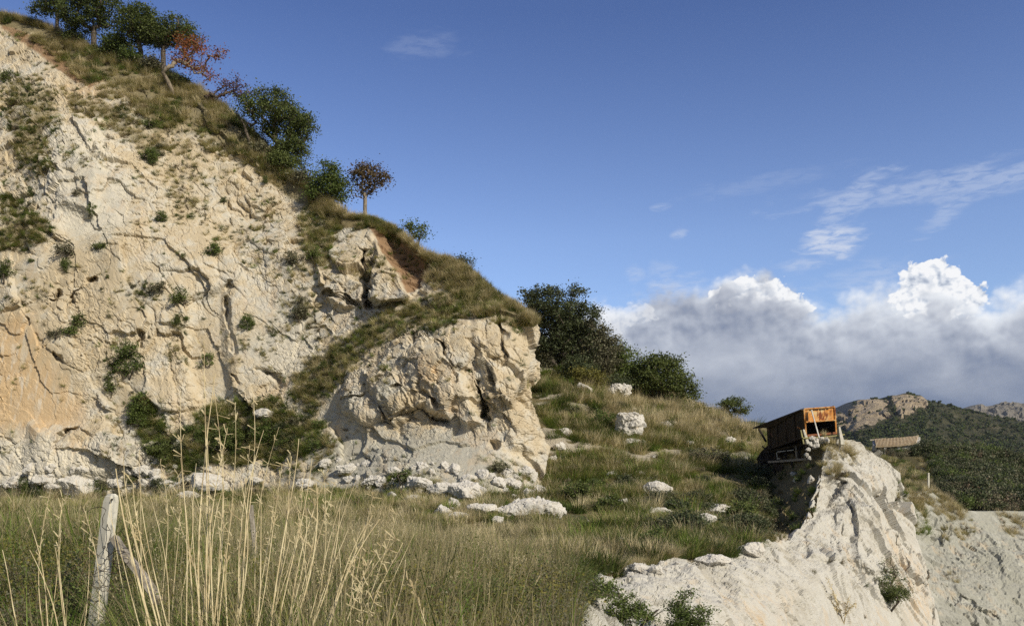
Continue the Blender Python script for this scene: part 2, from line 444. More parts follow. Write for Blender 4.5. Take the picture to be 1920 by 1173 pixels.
# ------------------------------------------------------------------ the quarry cliff (main landform)
crest = [(-420,-190),(-200,-90),(-60,4),(0,26),(61,37),(100,53),(130,69),(150,79),(200,97),(248,113),(308,130),(340,150),(375,165),(410,192),(454,225),(495,265),(530,306),(560,332),(621,380),(645,402),(700,408),
         (735,424),(770,452),(800,476),(850,488),(890,512),(920,542),(950,562),(985,585),(1004,600)]
foot  = [(-420,935),(0,925),(200,925),(330,918),(450,910),(560,900),(640,890),(760,900),(860,930),(930,925),(985,905),(1012,880)]
rprof = [(0.0,1004),(0.05,1008),(0.16,1008),(0.26,1012),(0.34,1014),(0.40,996),(0.46,998),(0.55,1008),(0.66,1022),(0.74,1030),(0.86,1020),(1.0,1012)]
dp = [(-420,-190,80),(-200,-60,77),(0,30,73),(120,65,71.5),(250,115,69.5),(345,155,67.5),(450,225,65),(560,345,61.5),(645,405,58.5),(740,430,57),(800,480,54.5),(890,515,52),(1000,600,49),
      (-420,500,66),(0,300,63.5),(0,600,57),(0,900,54),(-420,920,56),(150,300,61),(150,650,55.5),(120,900,53.5),(330,400,59),(330,650,55),(330,900,52),(500,500,57),(480,700,53.8),(500,880,50.5),
      (620,500,56),(600,640,53.8),(560,760,51.8),(560,890,48.6),(700,520,54.5),(780,520,53.5),(690,600,53.2),(800,560,52),(880,560,50.7),
      (640,740,50.6),(640,800,50.0),(640,890,47.4),(720,650,50.8),(740,750,48.9),(760,820,47.2),(760,900,43.5),(830,620,49),(850,720,47),(850,800,46.4),(860,930,41.5),
      (930,600,49),(930,700,46.8),(950,800,45.6),(940,920,41.8),(1005,650,49),(1000,720,47.3),(1028,800,46.6),(1012,880,45.2)]
fd = tps([(a, b) for a, b, c in dp], [c for a, b, c in dp], 2e-4)
NC, NR = 860, 640
u = np.linspace(0, 1, NC); v = np.linspace(0, 1, NR)**0.97
Uc = np.tile(u, (NR, 1)); Vc = np.tile(v[:, None], (1, NC))
rp = interp(rprof, Vc)
PX = -420 + Uc*(rp + 420)
cy0 = interp(crest, -420 + u*(1004+420)); fy0 = interp(foot, -420 + u*(1012+420)) + 42
cy0 = smooth1(cy0, 9); 
PY = cy0[None]*(1-Vc) + fy0[None]*Vc
D = fd(PX, PY)
def feature(poly, depth, w):
    """a block standing out of the face by `depth` metres with an edge `w` px wide"""
    global D
    D = D - depth*sstep(w, -w, sdf(PX, PY, poly))
CRK = 0.85
def crack(line, depth, w):
    global D
    pp = np.stack([PX, PY, PX*0+depth*9], -1)
    dd = seg_dist(PX+7*vnoise(pp/23.0, 3)+3*vnoise(pp/8.0, 5), PY+7*vnoise(pp/19.0, 4)+3*vnoise(pp/7.0, 6), line)
    ww = w*(0.75+0.6*vnoise(pp/16.0, 8))
    D = D + CRK*depth*np.clip(0.55+0.9*vnoise(pp/22.0, 9), 0, 1.3)*np.clip(1.15-dd/(ww*1.5), 0, 1)
feature([(688,500),(706,455),(722,470),(745,505),(765,545),(752,560),(715,570),(690,560)], 1.5, 7)       # pinnacle block
crack([(683,470),(684,520),(690,575)], 2.6, 7)
crack([(690,575),(720,572),(750,563)], 1.2, 7)
feature([(598,505),(650,505),(682,530),(678,570),(640,575),(605,555)], 0.8, 8)
crack([(602,548),(640,558),(652,566),(672,580)], 1.3, 6)
feature([(705,445),(735,430),(800,500),(790,530),(762,520)], -0.9, 12)                                  # earth scar
feature([(735,640),(800,610),(880,600),(905,640),(860,700),(900,790),(870,800),(800,760),(740,770),(700,720)], 0.9, 9)
feature([(886,600),(930,575),(1000,592),(1010,650),(1000,700),(960,760),(930,740),(900,670)], 0.9, 8)
crack([(795,618),(830,655),(850,690),(885,718),(905,740),(915,790),(930,830)], 1.0, 6)
crack([(860,690),(900,715)], 1.0, 9)
crack([(905,745),(922,800)], 0.9, 6)
crack([(935,590),(942,625),(950,665)], 1.8, 6)
crack([(880,640),(905,665),(940,668)], 1.0, 5)
feature([(655,700),(700,690),(740,705),(760,750),(740,780),(690,785),(650,770)], 0.6, 8)
crack([(655,752),(700,742)], 0.9, 5)
crack([(742,722),(775,740),(790,762),(815,785),(840,790)], 1.7, 7)
crack([(800,735),(825,752),(838,770)], 1.4, 7)
crack([(712,720),(722,705)], 1.2, 6)
crack([(725,765),(740,788),(700,800)], 1.2, 6)
crack([(462,683),(490,690),(512,700),(522,715)], 1.5, 5)
crack([(435,705),(448,722)], 1.4, 6)
crack([(425,560),(432,620),(436,660)], 1.1, 5)
crack([(428,535),(436,556)], 1.2, 6)
crack([(258,648),(262,622)], 1.3, 4)
crack([(102,668),(120,676)], 1.2, 5)
crack([(130,805),(150,800),(172,818)], 1.2, 5)
crack([(98,830),(112,812),(128,806)], 0.7, 4)
crack([(132,560),(150,530),(178,520)], 1.2, 5)
crack([(108,545),(100,560),(90,560)], 1.0, 5)
crack([(115,110),(125,100)], 1.9, 9)
feature([(100,240),(135,220),(180,240),(190,330),(170,400),(110,380),(90,300)], 0.9, 14)
feature([(60,800),(130,800),(190,800),(275,850),(250,880),(180,895),(60,905)], 0.8, 16)
feature([(360,560),(425,540),(430,760),(370,750),(345,650)], -0.8, 14)
feature([(905,640),(960,620),(1000,650),(996,720),(1020,790),(1000,850),(960,840),(930,760)], 0.5, 10)
G = np.stack([(PX-CX)/F*D, D, EYE+(HY-PY)/F*D], -1)
# cap: continue the hill behind the crest, the skirt below ground, and the end wall behind the right edge
N0 = grid_normals(G)
for ax in (0, 1): N0 = smooth1(N0, 41, ax)
N0 /= np.linalg.norm(N0, axis=-1, keepdims=True)
if N0[NR//2, NC//2, 1] > 0: N0 = -N0
q_low = sstep(0.0, 0.06, Vc)                       # calmer at the very crest so the skyline stays
smoothzone = np.maximum(sstep(40, -40, sdf(PX, PY, [(0,600),(60,600),(110,680),(150,760),(170,830),(60,840),(0,800)])), 0.85*sstep(30, -30, sdf(PX, PY, [(365,560),(425,540),(432,740),(365,740)])))
scree = sstep(25, -25, sdf(PX, PY, [(600,815),(700,810),(860,800),(900,830),(1005,870),(1000,930),(560,930),(560,850)]))
cragz = sstep(30, -30, sdf(PX, PY, [(600,800),(640,700),(760,620),(900,600),(1010,580),(1040,800),(1000,870),(900,830),(700,815)]))
amp = (0.06 + 0.94*q_low)*(1-0.55*smoothzone)*(1-0.38*scree)
DISP = rock(G, 1.0, 1.0, 3)
DISP2 = rock(G*1.0+50, 0.7, 1.25, 9)
DISP = DISP*(0.80 - 0.3*smoothzone) + DISP2*cragz*0.6
tuft = sstep(0.55, 0.0, Vc*0 + np.abs(PY-cy0[None])/70.0)
G2 = G + N0*(DISP*amp*(1-0.55*tuft))[..., None]
# back-cap rows
back = []
for k in range(24):
    t = (k+1)/24; r = G2[0].copy(); r[:, 1] += 60*t**1.5; r[:, 2] += -0.35*60*t**1.5*0.25 - 1.0*t + 0.8*fbm(np.stack([r[:, 0]/4, r[:, 1]/4, r[:, 1]*0], -1), 3, 5)*min(1, t*3)
    r[:, 0] *= 1.0; back.append(r)
skirt = []
for k in range(4):
    r = G2[-1].copy(); r[:, 2] -= (k+1)*0.6; r[:, 1] -= (k+1)*1.1; skirt.append(r)
G3 = np.concatenate([np.array(back)[::-1], G2, np.array(skirt)], 0)
cols = []
for k in range(26):
    t = (k+1)/26; c = G3[:, -1].copy(); w = 26*t**1.3
    nz = fbm(np.stack([c[:, 0]/3+9, c[:, 1]/3+w/3, c[:, 2]/3], -1), 4, 11)*0.9*min(1, 4*t)
    c[:, 1] += w; c[:, 0] += -0.22*w + nz - 0.3*t; cols.append(c)
G3 = np.concatenate([G3, np.stack(cols, 1)], 1)
me = surf_mesh('cliff', G3)
def pad(a, fill=None):
    a = np.concatenate([np.repeat(a[:1], 24, 0), a, np.repeat(a[-1:], 4, 0)], 0)
    return np.concatenate([a, np.repeat(a[:, -1:], 26, 1)], 1)
def blobmask(blobs, soft=18):
    m = np.zeros_like(PX)
    for b in blobs: m = np.maximum(m, sstep(soft, -soft, sdf(PX, PY, b[:-1] if isinstance(b[-1], float) else b))*(b[-1] if isinstance(b[-1], float) else 1.0))
    return m
below = PY - cy0[None]
crest_w = interp([(-420,90),(0,26),(90,34),(160,60),(230,90),(290,150),(360,110),(450,95),(560,55),(620,40),(700,14),(760,30),(850,60),(900,60),(960,40),(1004,8)], PX)
VEG = [[(0,128),(50,130),(110,170),(120,230),(90,260),(100,330),(60,330),(30,290),(0,200)],
       [(110,160),(200,185),(250,215),(330,270),(290,300),(250,280),(190,230),(140,220)],
       [(30,230),(45,235),(48,320),(32,320)],[(0,365),(50,375),(105,420),(95,450),(50,470),(0,470)],
       [(570,385),(640,398),(630,430),(610,500),(590,500),(560,440)],
       [(548,710),(640,640),(700,590),(790,552),(880,545),(905,575),(860,612),(760,625),(695,662),(640,720),(590,775),(548,770)],
       [(400,755),(520,750),(600,790),(620,830),(520,870),(380,870),(330,900),(280,840),(250,790),(250,740),(280,745),(330,810)],
       [(805,478),(870,480),(950,560),(1000,590),(960,580),(900,600),(860,560),(820,520)]]
ochre = blobmask([[(-300,560),(60,590),(100,680),(160,740),(150,810),(60,820),(-300,800)],[(100,800),(180,800),(175,850),(100,850),0.8],[(500,700),(550,690),(560,760),(470,760),0.7],
    [(790,640),(850,690),(880,760),(890,800),(820,790),(780,700),0.75],[(620,730),(660,690),(690,700),(640,790),(600,790),0.6],[(370,560),(428,560),(430,700),(370,720),0.45],[(250,380),(275,380),(275,520),(250,500),0.7],
    [(120,140),(200,150),(230,210),(170,210),(110,180),0.8],[(900,540),(1000,590),(960,640),(930,600),0.6]], 62)
earth = blobmask([[(690,425),(735,420),(790,480),(800,520),(765,540),(740,500)],[(800,505),(870,505),(900,540),(850,535),(800,525)],[(870,525),(920,540),(990,590),(940,580),(890,560)],
    [(0,35),(60,62),(130,110),(200,150),(170,170),(100,125),(0,55),0.7],[(620,402),(700,408),(700,425),(620,425),0.9]], 9)
grey = blobmask([[(600,820),(780,810),(860,800),(920,850),(1000,890),(900,940),(560,930),0.75],[(690,700),(750,700),(760,745),(700,760),0.6],[(100,240),(200,280),(240,420),(200,520),(110,430),0.45]], 30)
veg = np.maximum(blobmask(VEG, 22)*0.62, 0.85*sstep(1.15, 0.55, below/np.maximum(crest_w, 5)))
white = blobmask([[(100,240),(190,260),(230,420),(120,420)],[(490,640),(580,620),(590,700),(500,700)],[(60,760),(120,740),(110,820),(60,820)],[(0,840),(270,840),(260,900),(0,910)]], 30)
for nme, arr in (('ochre', ochre), ('earth', earth), ('grey', grey), ('veg', veg), ('white', white)):
    a = pad(arr)
    if nme == 'veg': a[:24] = 1.0
    add_attr(me, nme, a)
cliff = link_mesh('quarry_cliff', me, M_cliff, kind='structure')
cast.add('cliff', G3, 3)
cliffG = G3

# ------------------------------------------------------------------ ground: quarry floor, meadow and the hillside on the right (one height field)
gp = [(-400,1173,7.5,0.0),(0,1300,6,0.0),(500,1300,6,0.0),(0,925,56,0),(-400,925,60,0),(300,925,54,0),(600,905,50,0),(850,925,42,0),(1000,905,45,0),(1050,955,38,0),(900,960,34,0),
      (1000,1000,30,0),(1000,1085,17,0),(1100,1083,20,0),(1270,1048,24,0),(1400,1036,27,0),(1500,998,32,0),(1430,1000,36,0),(1200,950,37,0),(1400,950,41,0),(1300,900,45,0),(1200,850,50,0),(1050,850,48,0),
      (1040,740,58,0),(1100,717,64,0),(1200,745,66,0),(1300,772,65,0),(1360,792,66,0),(1420,805,60,0),(1000,650,72,0),(980,640,85,0),(1480,850,56,0),(1560,860,62,0),(1150,700,90,0),(1300,770,90,0),
      (1430,830,110,0),(1560,870,80,0),(300,940,85,0),(700,800,85,0),(1250,1000,29,0)]
gx = [((a-CX)/F*d) for a, b, d, _ in gp]; gy = [d for a, b, d, _ in gp]; gz = [EYE+(HY-b)/F*d for a, b, d, _ in gp]
for x_, y_, z_ in ((-12, 2, -0.1), (0, 2, 0.0), (-4, 8, 0), (0, 8, -0.05), (-6, 16, 0), (0.3, 12, -0.5), (6, 3, -0.6), (-30, 20, 0), (-14, 30, 0), (-45, 90, 0), (25, 60, -0.5), (30, 40, -3)):
    gx.append(x_); gy.append(y_); gz.append(z_)
fz = tps(list(zip(gx, gy)), gz, 5e-5)
lip = [(1066,1240,10),(1082,1130,15),(1112,1088,20),(1190,1070,22),(1270,1048,24),(1330,1046,25.5),(1400,1036,27),(1440,1018,29.5),(1500,996,32.5),(1530,955,36),(1540,900,39.5),(1548,842,42.5)]
lipw = [((a-CX)/F*d, d) for a, b, d in lip]
pit = [(lipw[0][0]-0.5, -30)] + lipw + [(17.5, 46), (20.5, 57.5), (130, 57.5), (130, -30)]
xs = np.linspace(-75, 40, 620); ys = np.concatenate([np.linspace(-6, 40, 420), np.linspace(40.3, 130, 330)])
GX, GY = np.meshgrid(xs, ys)
GZ = fz(GX, GY)
hp = np.stack([GX, GY, GX*0], -1)
ground_rough = 0.16*fbm(hp/2.2, 4, 21) + 0.05*fbm(hp/0.5, 3, 23)
hill = sstep(0.3, 3.0, GZ)*sstep(0, 1, (GX > 0)*1.0)
GZ = GZ + ground_rough + hill*0.35*fbm(hp/3.1, 3, 33)
sp = sdf(GX, GY, pit)
GZ = GZ - 7*sstep(0.25, -1.2, sp) - 25*sstep(-1.0, -6, sp)
GG = np.stack([GX, GY, GZ], -1)
me = surf_mesh('ground', GG, flip=True)
bald = sstep(0.16, 0.34, fbm(np.stack([GX/2.6, (GZ*2.0+GY)/2.6, GX*0+61*3.7], -1), 3, 61))*hill*0.9
add_attr(me, 'white', np.maximum(bald, 0.75*sstep(1.0, 0.1, np.abs(sp))*(GY > 17)))
ground = link_mesh('ground', me, M_soil, kind='structure')
cast.add('ground', GG, 2)

# ------------------------------------------------------------------ pale rock bank and the rock fin that carries the hopper
topl = [(a, b) for a, b, c in lip] + [(1580,828),(1600,832),(1640,846)]
bt = [(1066,1240),(1082,1130),(1112,1088),(1190,1070),(1270,1048),(1330,1046),(1400,1036),(1440,1018),(1500,996),(1520,955),(1535,900),(1548,842),(1562,826),(1590,826),(1618,832),(1642,845)]
bd = [(1066,1240,10),(1082,1130,15),(1112,1088,20),(1190,1070,22),(1270,1048,24),(1330,1046,25.5),(1400,1036,27),(1440,1018,29.5),(1500,996,32.5),(1522,955,36),(1537,900,39.5),(1548,842,42.5),(1590,826,43.5),(1642,845,45),
      (1690,895,45),(1705,960,44),(1715,1010,43),(1745,1100,41),(1765,1173,39.5),(1830,1400,35),
      (1600,880,41.5),(1640,900,41.8),(1600,950,38.6),(1560,960,38),(1560,1010,35),(1650,980,39.5),(1620,1050,35.5),(1700,1060,39.5),(1560,1080,30),(1640,1173,32),(1700,1173,35.5),
      (1450,1060,27),(1400,1100,23.5),(1500,1100,26.5),(1500,1173,24.5),(1400,1173,21.5),(1300,1100,21.5),(1300,1173,19),(1200,1120,19.3),(1180,1173,17),(1200,1500,12),(1500,1500,18),(1750,1500,30),(1100,1350,10)]
fb = tps([(a, b) for a, b, c in bd], [c for a, b, c in bd], 1e-4)
NC, NR = 640, 560
s_ = np.array(bt, float); L = np.concatenate([[0], np.cumsum(np.hypot(*(s_[1:]-s_[:-1]).T))]); L /= L[-1]
uu = np.linspace(0, 1, NC); tx = np.interp(uu, L, s_[:, 0]); ty = np.interp(uu, L, s_[:, 1])
# bottom curve goes the long way: from the left end, under the frame, up the right silhouette
bb = np.array([(1075,1500),(1250,1500),(1400,1500),(1600,1500),(1700,1500),(1810,1400),(1765,1173),(1745,1100),(1716,1010),(1707,965),(1700,915),(1688,885),(1665,862),(1642,846)], float)
L2 = np.concatenate([[0], np.cumsum(np.hypot(*(bb[1:]-bb[:-1]).T))]); L2 /= L2[-1]
wv = np.interp(uu, [0, .15, .45, .62, .74, .84, .93, 1], [0, .13, .42, .56, .68, .80, .92, 1])
bx = np.interp(wv, L2, bb[:, 0]); by = np.interp(wv, L2, bb[:, 1])
vv = np.linspace(0, 1, NR)[:, None]
PX = tx[None]*(1-vv)+bx[None]*vv; PY = ty[None]*(1-vv)+by[None]*vv
D = fb(PX, PY)
CRK = 0.42
crack([(1560,930),(1558,980),(1550,1030)], 0.9, 5); crack([(1625,860),(1640,900),(1668,950)], 1.0, 5); crack([(1655,1000),(1668,1050),(1670,1110),(1690,1173)], 0.9, 5); crack([(1575,1010),(1570,1060)], 0.8, 5)
crack([(1592,905),(1590,960),(1588,1010),(1590,1060)], 1.6, 7)
crack([(1592,1050),(1620,1070),(1650,1085),(1652,1110)], 1.5, 9)
crack([(1665,975),(1685,1010),(1695,1040),(1710,1110)], 1.1, 5)
crack([(1638,880),(1648,905)], 0.8, 5); crack([(1620,935),(1645,965),(1655,985)], 0.7, 4)
crack([(1600,1010),(1605,990),(1612,1000)], 0.7, 4)
crack([(1692,1058),(1704,1068)], 1.2, 6)
crack([(1725,1040),(1740,1100),(1752,1173)], 1.0, 5)
feature([(1510,1000),(1540,960),(1590,950),(1592,1040),(1560,1060),(1520,1040)], 0.7, 7)
feature([(1598,940),(1640,950),(1650,990),(1610,1000)], 0.6, 6)
feature([(1540,905),(1560,895),(1585,905),(1575,925),(1552,945),(1545,930)], -0.8, 6)
feature([(1600,1000),(1650,990),(1680,1040),(1690,1110),(1650,1090),(1610,1050)], 0.7, 9)
Gb = np.stack([(PX-CX)/F*D, D, EYE+(HY-PY)/F*D], -1)
N0 = grid_normals(Gb)
for ax in (0, 1): N0 = smooth1(N0, 31, ax)
N0 /= np.linalg.norm(N0, axis=-1, keepdims=True)
if N0[NR//2, NC//2, 1] > 0: N0 = -N0
fin = sstep(1480, 1560, PX)*sstep(1190, 1050, PY)
slope_ = sstep(1560, 1480, PX)
Dd = rock(Gb, 0.70, 0.85, 71, 1.15)*(0.10+0.80*fin) + slope_*rock(Gb+3, 0.30, 1.7, 171, 1.2)*0.62 + 0.05*fbm(Gb/0.35, 4, 77) + slope_*0.12*fbm(Gb/1.5, 4, 79)
edge = np.minimum(sstep(0, 0.03, vv), 1.0)
Gb = Gb + N0*(Dd*(0.8+0.2*edge))[..., None]
Gb[..., 2] += (0.22*slope_*fbm(Gb*np.array((1, 1, 0.0))/1.3+7, 4, 83)*sstep(0.25, 0.0, vv))
# behind the lip: down into the meadow on the left part, back and down behind the fin
rows = []
wl_ = np.interp(uu, L, np.array([0]*9+[1]*7, float)[:len(L)])
for k in range(20):
    t = (k+1)/20; r = Gb[0].copy(); r[:, 1] += 1.3*t + wl_*6*t; r[:, 0] += -0.2*t - wl_*0.4*t; r[:, 2] += (-1.5*t*t)*(1-wl_) - wl_*9*t**1.2 + 0.25*fbm(r/0.8, 3, 88)*t; rows.append(r)
rgt = []
Gb2 = np.concatenate([np.array(rows)[::-1], Gb], 0)
for k in range(16):
    t = (k+1)/16; r = Gb2[-1].copy(); r[:, 1] += 5*t*np.interp(uu, [0, .6, .72, 1], [0, 0, 1, 1]); r[:, 0] -= 1.2*t*np.interp(uu, [0, .6, .72, 1], [0, 0, 1, 1]); r[:, 2] -= 0.5*t; rgt.append(r)
Gb2 = np.concatenate([Gb2, np.array(rgt)], 0)
me = surf_mesh('rock_bank', Gb2)
def padr(a): return np.concatenate([np.repeat(a[:1], 20, 0), a, np.repeat(a[-1:], 16, 0)], 0)
z0 = np.zeros_like(PX)
add_attr(me, 'ochre', padr(np.maximum(0.55*sstep(60, -40, sdf(PX, PY, [(1650,980),(1700,1010),(1750,1100),(1765,1173),(1700,1173),(1680,1080)])), 0.45*sstep(60, -40, sdf(PX, PY, [(1350,1100),(1500,1100),(1500,1250),(1350,1250)])))))
add_attr(me, 'white', padr(z0+0.25)); add_attr(me, 'grey', padr(z0+0.05)); add_attr(me, 'earth', padr(z0)); add_attr(me, 'veg', padr(z0))
bank = link_mesh('rock_bank', me, M_bank, kind='structure')
cast.add('bank', Gb2, 3)

# shaded side of the fin, under the hopper
ra = [(1562,824,43),(1550,840,43),(1537,900,40),(1522,955,36.6),(1500,998,33.5),(1485,1010,33)]
rb = [(1425,868,50),(1425,880,49),(1420,915,47.5),(1416,950,45.5),(1412,990,43.5),(1395,1015,41)]
na, nb = 160, 150
A_ = np.array([[*P(*q)] for q in ra]); B_ = np.array([[*P(*q)] for q in rb])
ta = np.linspace(0, 1, na)
Ai = np.stack([np.interp(ta, np.linspace(0, 1, len(ra)), A_[:, k]) for k in range(3)], 1); Bi = np.stack([np.interp(ta, np.linspace(0, 1, len(rb)), B_[:, k]) for k in range(3)], 1)
tb = np.linspace(-0.04, 1.15, nb)
Gs = Ai[:, None]*(1-tb)[None, :, None] + Bi[:, None]*tb[None, :, None]
N0 = grid_normals(Gs)
if N0[80, 75, 1] > 0: N0 = -N0
Gs = Gs + N0*(rock(Gs, 0.5, 1.2, 101)*0.55)[..., None]
cap_ = Gs[0].copy(); caps = []
for k in range(14):
    t = (k+1)/14; r = cap_.copy(); r += np.array((0.3, 5.0, -2.5))*t; r[:, 2] += -0.4*t + 0.12*fbm(r/0.6, 3, 104); caps.append(r)
Gs = np.concatenate([np.array(caps)[::-1], Gs], 0)
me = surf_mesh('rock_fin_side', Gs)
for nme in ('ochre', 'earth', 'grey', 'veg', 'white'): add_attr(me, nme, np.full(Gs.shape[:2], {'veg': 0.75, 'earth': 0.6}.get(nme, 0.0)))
M_side = rock_material('shaded_bank_rock', 0.5, cream=(0.12, 0.10, 0.065), white=(0.20, 0.17, 0.12))  # earthy soil tone, taken darker so the bank's shade sits in the colour
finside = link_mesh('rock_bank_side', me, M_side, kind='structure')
cast.add('finside', Gs, 2)

# ------------------------------------------------------------------ grey rock face on the far right
tg = [(1690,925),(1720,925),(1750,915),(1790,945),(1815,957),(1900,957),(2000,960),(2400,950)]
dg_ = [(1690,925,53),(1790,945,55),(1920,957,57),(2400,950,63),(1690,1173,42.5),(1800,1173,43.5),(1920,1173,45),(2400,1173,50),(1750,1050,48.5),(1920,1060,50.5),(1700,1500,34),(2400,1500,42)]
fg = tps([(a, b) for a, b, c in dg_], [c for a, b, c in dg_], 1e-3)
NC, NR = 300, 220
px_ = np.linspace(1640, 2400, NC); py0 = interp(tg, px_); vv = np.linspace(0, 1, NR)[:, None]
PX = np.tile(px_, (NR, 1)); PY = py0[None]*(1-vv)+1450*vv; D = fg(PX, PY)
crack([(1790,950),(1770,990),(1760,1010)], 1.0, 7); crack([(1740,1010),(1780,990),(1830,1000)], 0.8, 6)
crack([(1790,1120),(1850,1150),(1880,1173)], 0.8, 6)
Gr = np.stack([(PX-CX)/F*D, D, EYE+(HY-PY)/F*D], -1)
N0 = grid_normals(Gr)
if N0[50, 50, 1] > 0: N0 = -N0
Gr = Gr + N0*((rock(Gr, 0.7, 1.5, 131)*0.52 + 0.22*fbm(Gr/2.4, 4, 37) + 0.03*fbm(Gr/0.4, 3, 3))*(0.3+0.7*np.minimum(vv*14, 1)))[..., None]
rows = []
for k in range(6):
    t = (k+1)/6; r = Gr[0].copy(); r[:, 1] += 3*t; r[:, 2] -= 0.3*t*t; rows.append(r)
Gr = np.concatenate([np.array(rows)[::-1], Gr], 0)
me = surf_mesh('grey_rock_face', Gr)
a = np.pad(0.5*sstep(1780, 1700, PX)*sstep(1100, 1000, PY), ((6, 0), (0, 0)), mode='edge')
for nme in ('ochre', 'earth', 'grey', 'veg', 'white'): add_attr(me, nme, a if nme == 'white' else (0.55+a*0 if nme == 'grey' else a*0))
greyface = link_mesh('rock_face', me, M_grey, kind='structure')
cast.add('grey', Gr, 3)

# ------------------------------------------------------------------ scrubby knoll with the hut, and the far mountains
def hf(name, ctrl, x0, x1, y0, y1, nx, ny, mat, tagname, rough, extra=None, sm=1e-4):
    X_ = [((a-CX)/F*d) for a, b, d in ctrl]; Y_ = [d for a, b, d in ctrl]; Z_ = [EYE+(HY-b)/F*d for a, b, d in ctrl]
    f = tps(list(zip(X_, Y_)), Z_, sm)
    gx_, gy_ = np.meshgrid(np.linspace(x0, x1, nx), np.linspace(y0, y1, ny))
    gz_ = f(gx_, gy_); pp = np.stack([gx_, gy_, gx_*0], -1)
    gz_ = gz_ + rough(pp)
    if extra: gz_ = extra(gx_, gy_, gz_)
    g = np.stack([gx_, gy_, gz_], -1); me = surf_mesh(name, g, flip=True)
    o = link_mesh(name, me, mat, kind='structure'); cast.add(tagname, g, 2 if nx > 200 else 1)
    return o, g
M_knoll = soil_material('scrub_soil', 2.0, a=(0.10,0.09,0.04), b_=(0.17,0.14,0.07), g=(0.05,0.06,0.025))
kc = [(1560,880,60),(1690,930,58),(1790,950,58.5),(1920,962,58),(2300,960,58),(1720,912,68),(1640,885,70),(1650,848,90),(1700,848,90),(1750,847,92),(1800,862,88),(1850,885,84),(1920,915,80),(2300,940,80),
      (1560,850,95),(1500,850,100),(1650,870,115),(1900,950,115),(1500,900,120),(1780,900,72),(1850,925,70)]
knoll, gK = hf('knoll', kc, 20, 75, 57.5, 125, 240, 240, M_knoll, 'knoll', lambda p: 0.35*fbm(p/5, 4, 51))
# far mountains: dark scrub-covered slope with pale crags on its top, and a paler ridge behind
def far_material(name, s, dark, mid, pale):
    m, nt, b = new_mat(name); co = objco(nt)
    a_c = attr(nt, 'crag')
    n1 = noise(nt, co, 0.02*s, 6, 0.6, 0.3); n2 = noise(nt, co, 0.10*s, 6, 0.7, 0.2); n3 = noise(nt, vmap(nt, co, scale=(1, 1, 0.35)), 0.22*s, 6, 0.75)
    c = mix(nt, n2.ss(0.38, 0.62), dark, mid)
    c = mix(nt, (n3*0.5+n1*0.5).ss(0.56, 0.63)*0.8, c, (0.20, 0.17, 0.11))
    c = mix(nt, (a_c + (n3-0.5)*1.1 + (n2-0.5)*0.9).ss(0.40, 0.62), c, mix(nt, n3.ss(0.35, 0.6), tuple(x*0.72 for x in pale), pale))
    nt.links.new(c, b.inputs['Base Color']); bump(nt, b, n2*0.4+n3*0.6, 9.0/s, 0.9)
    return m
M_far = far_material('far_slope', 1.0, (0.045,0.050,0.024), (0.10,0.096,0.048), (0.50,0.41,0.29))
M_far2 = far_material('far_ridge', 0.5, (0.03,0.04,0.03), (0.06,0.065,0.045), (0.33,0.30,0.25))
def mountain(name, crest_, base_y, dc, db, px0, px1, mat, crag_polys, nx=420, ny=200, rock_amp=9.0, seed=1, gull=1.0):
    global PX, PY, D
    px_ = np.linspace(px0, px1, nx); cyy = interp(crest_, px_) ; vv = np.linspace(0, 1, ny)[:, None]
    PX = np.tile(px_, (ny, 1)); PY = cyy[None]*(1-vv)+base_y*vv; D = dc*(1-vv)+db*vv + 0*PX
    D = D + 60*np.sin(PX/70.0)*(vv)
    g = np.stack([(PX-CX)/F*D, D, EYE+(HY-PY)/F*D], -1)
    N = grid_normals(g)
    if N[5, 5, 1] > 0: N = -N
    cm = np.zeros_like(PX)
    for p_ in crag_polys: cm = np.maximum(cm, sstep(4, -4, sdf(PX, PY, p_)))
    fr = gull*fbm(g/60.0, 5, seed)*rock_amp*0.8
    hh, e = facet(g*np.array((1, 1, 0.6))/14.0, seed+3); fr = fr + cm*hh*rock_amp*0.55 + (1-cm)*fbm(g/7.0, 3, seed+9)*2.0
    g = g + N*(fr*sstep(0, 0.10, vv + 0*PX))[..., None] + np.array((0, 0, 1.0))*(0.9*fbm(g/9.0, 3, seed+30)*rock_amp*0.12)[..., None]
    rows = []
    for k in range(8):
        t = (k+1)/8; r = g[0].copy(); r[:, 1] += 260*t; r[:, 2] -= 70*t*t; rows.append(r)
    g = np.concatenate([np.array(rows)[::-1], g], 0)
    me = surf_mesh(name, g); add_attr(me, 'crag', np.concatenate([np.repeat(cm[:1], 8, 0), cm], 0))
    o = link_mesh(name, me, mat, kind='structure'); return o, g, cm
fcrest = [(1250,800),(1340,798),(1400,790),(1440,792),(1500,792),(1560,776),(1590,768),(1600,756),(1608,749),(1640,746),(1665,748),(1672,740),(1700,737),(1725,741),(1738,748),(1765,756),(1790,762),(1820,770),(1850,776),(1920,790),(2100,800),(2500,780)]
CRAGS = [[(1555,775),(1600,752),(1625,746),(1668,750),(1672,785),(1640,800),(1600,812),(1555,800)],[(1672,742),(1700,737),(1735,745),(1740,760),(1710,782),(1690,788),(1680,776)]]
far1, gF, cmF = mountain('hills', fcrest, 930, 900, 330, 1150, 2600, M_far, CRAGS, 760, 300, 8.0, 5)
cast.add('far', gF, 3)
rcrest = [(1500,800),(1700,790),(1800,770),(1825,762),(1840,756),(1852,762),(1870,759),(1885,754),(1905,753),(1920,756),(1960,750),(2100,770),(2500,790)]
far2, gF2, _ = mountain('hills', rcrest, 830, 1900, 1500, 1450, 2600, M_far2, [[(1780,740),(2300,735),(2300,785),(1780,785)]], 420, 90, 14.0, 8)
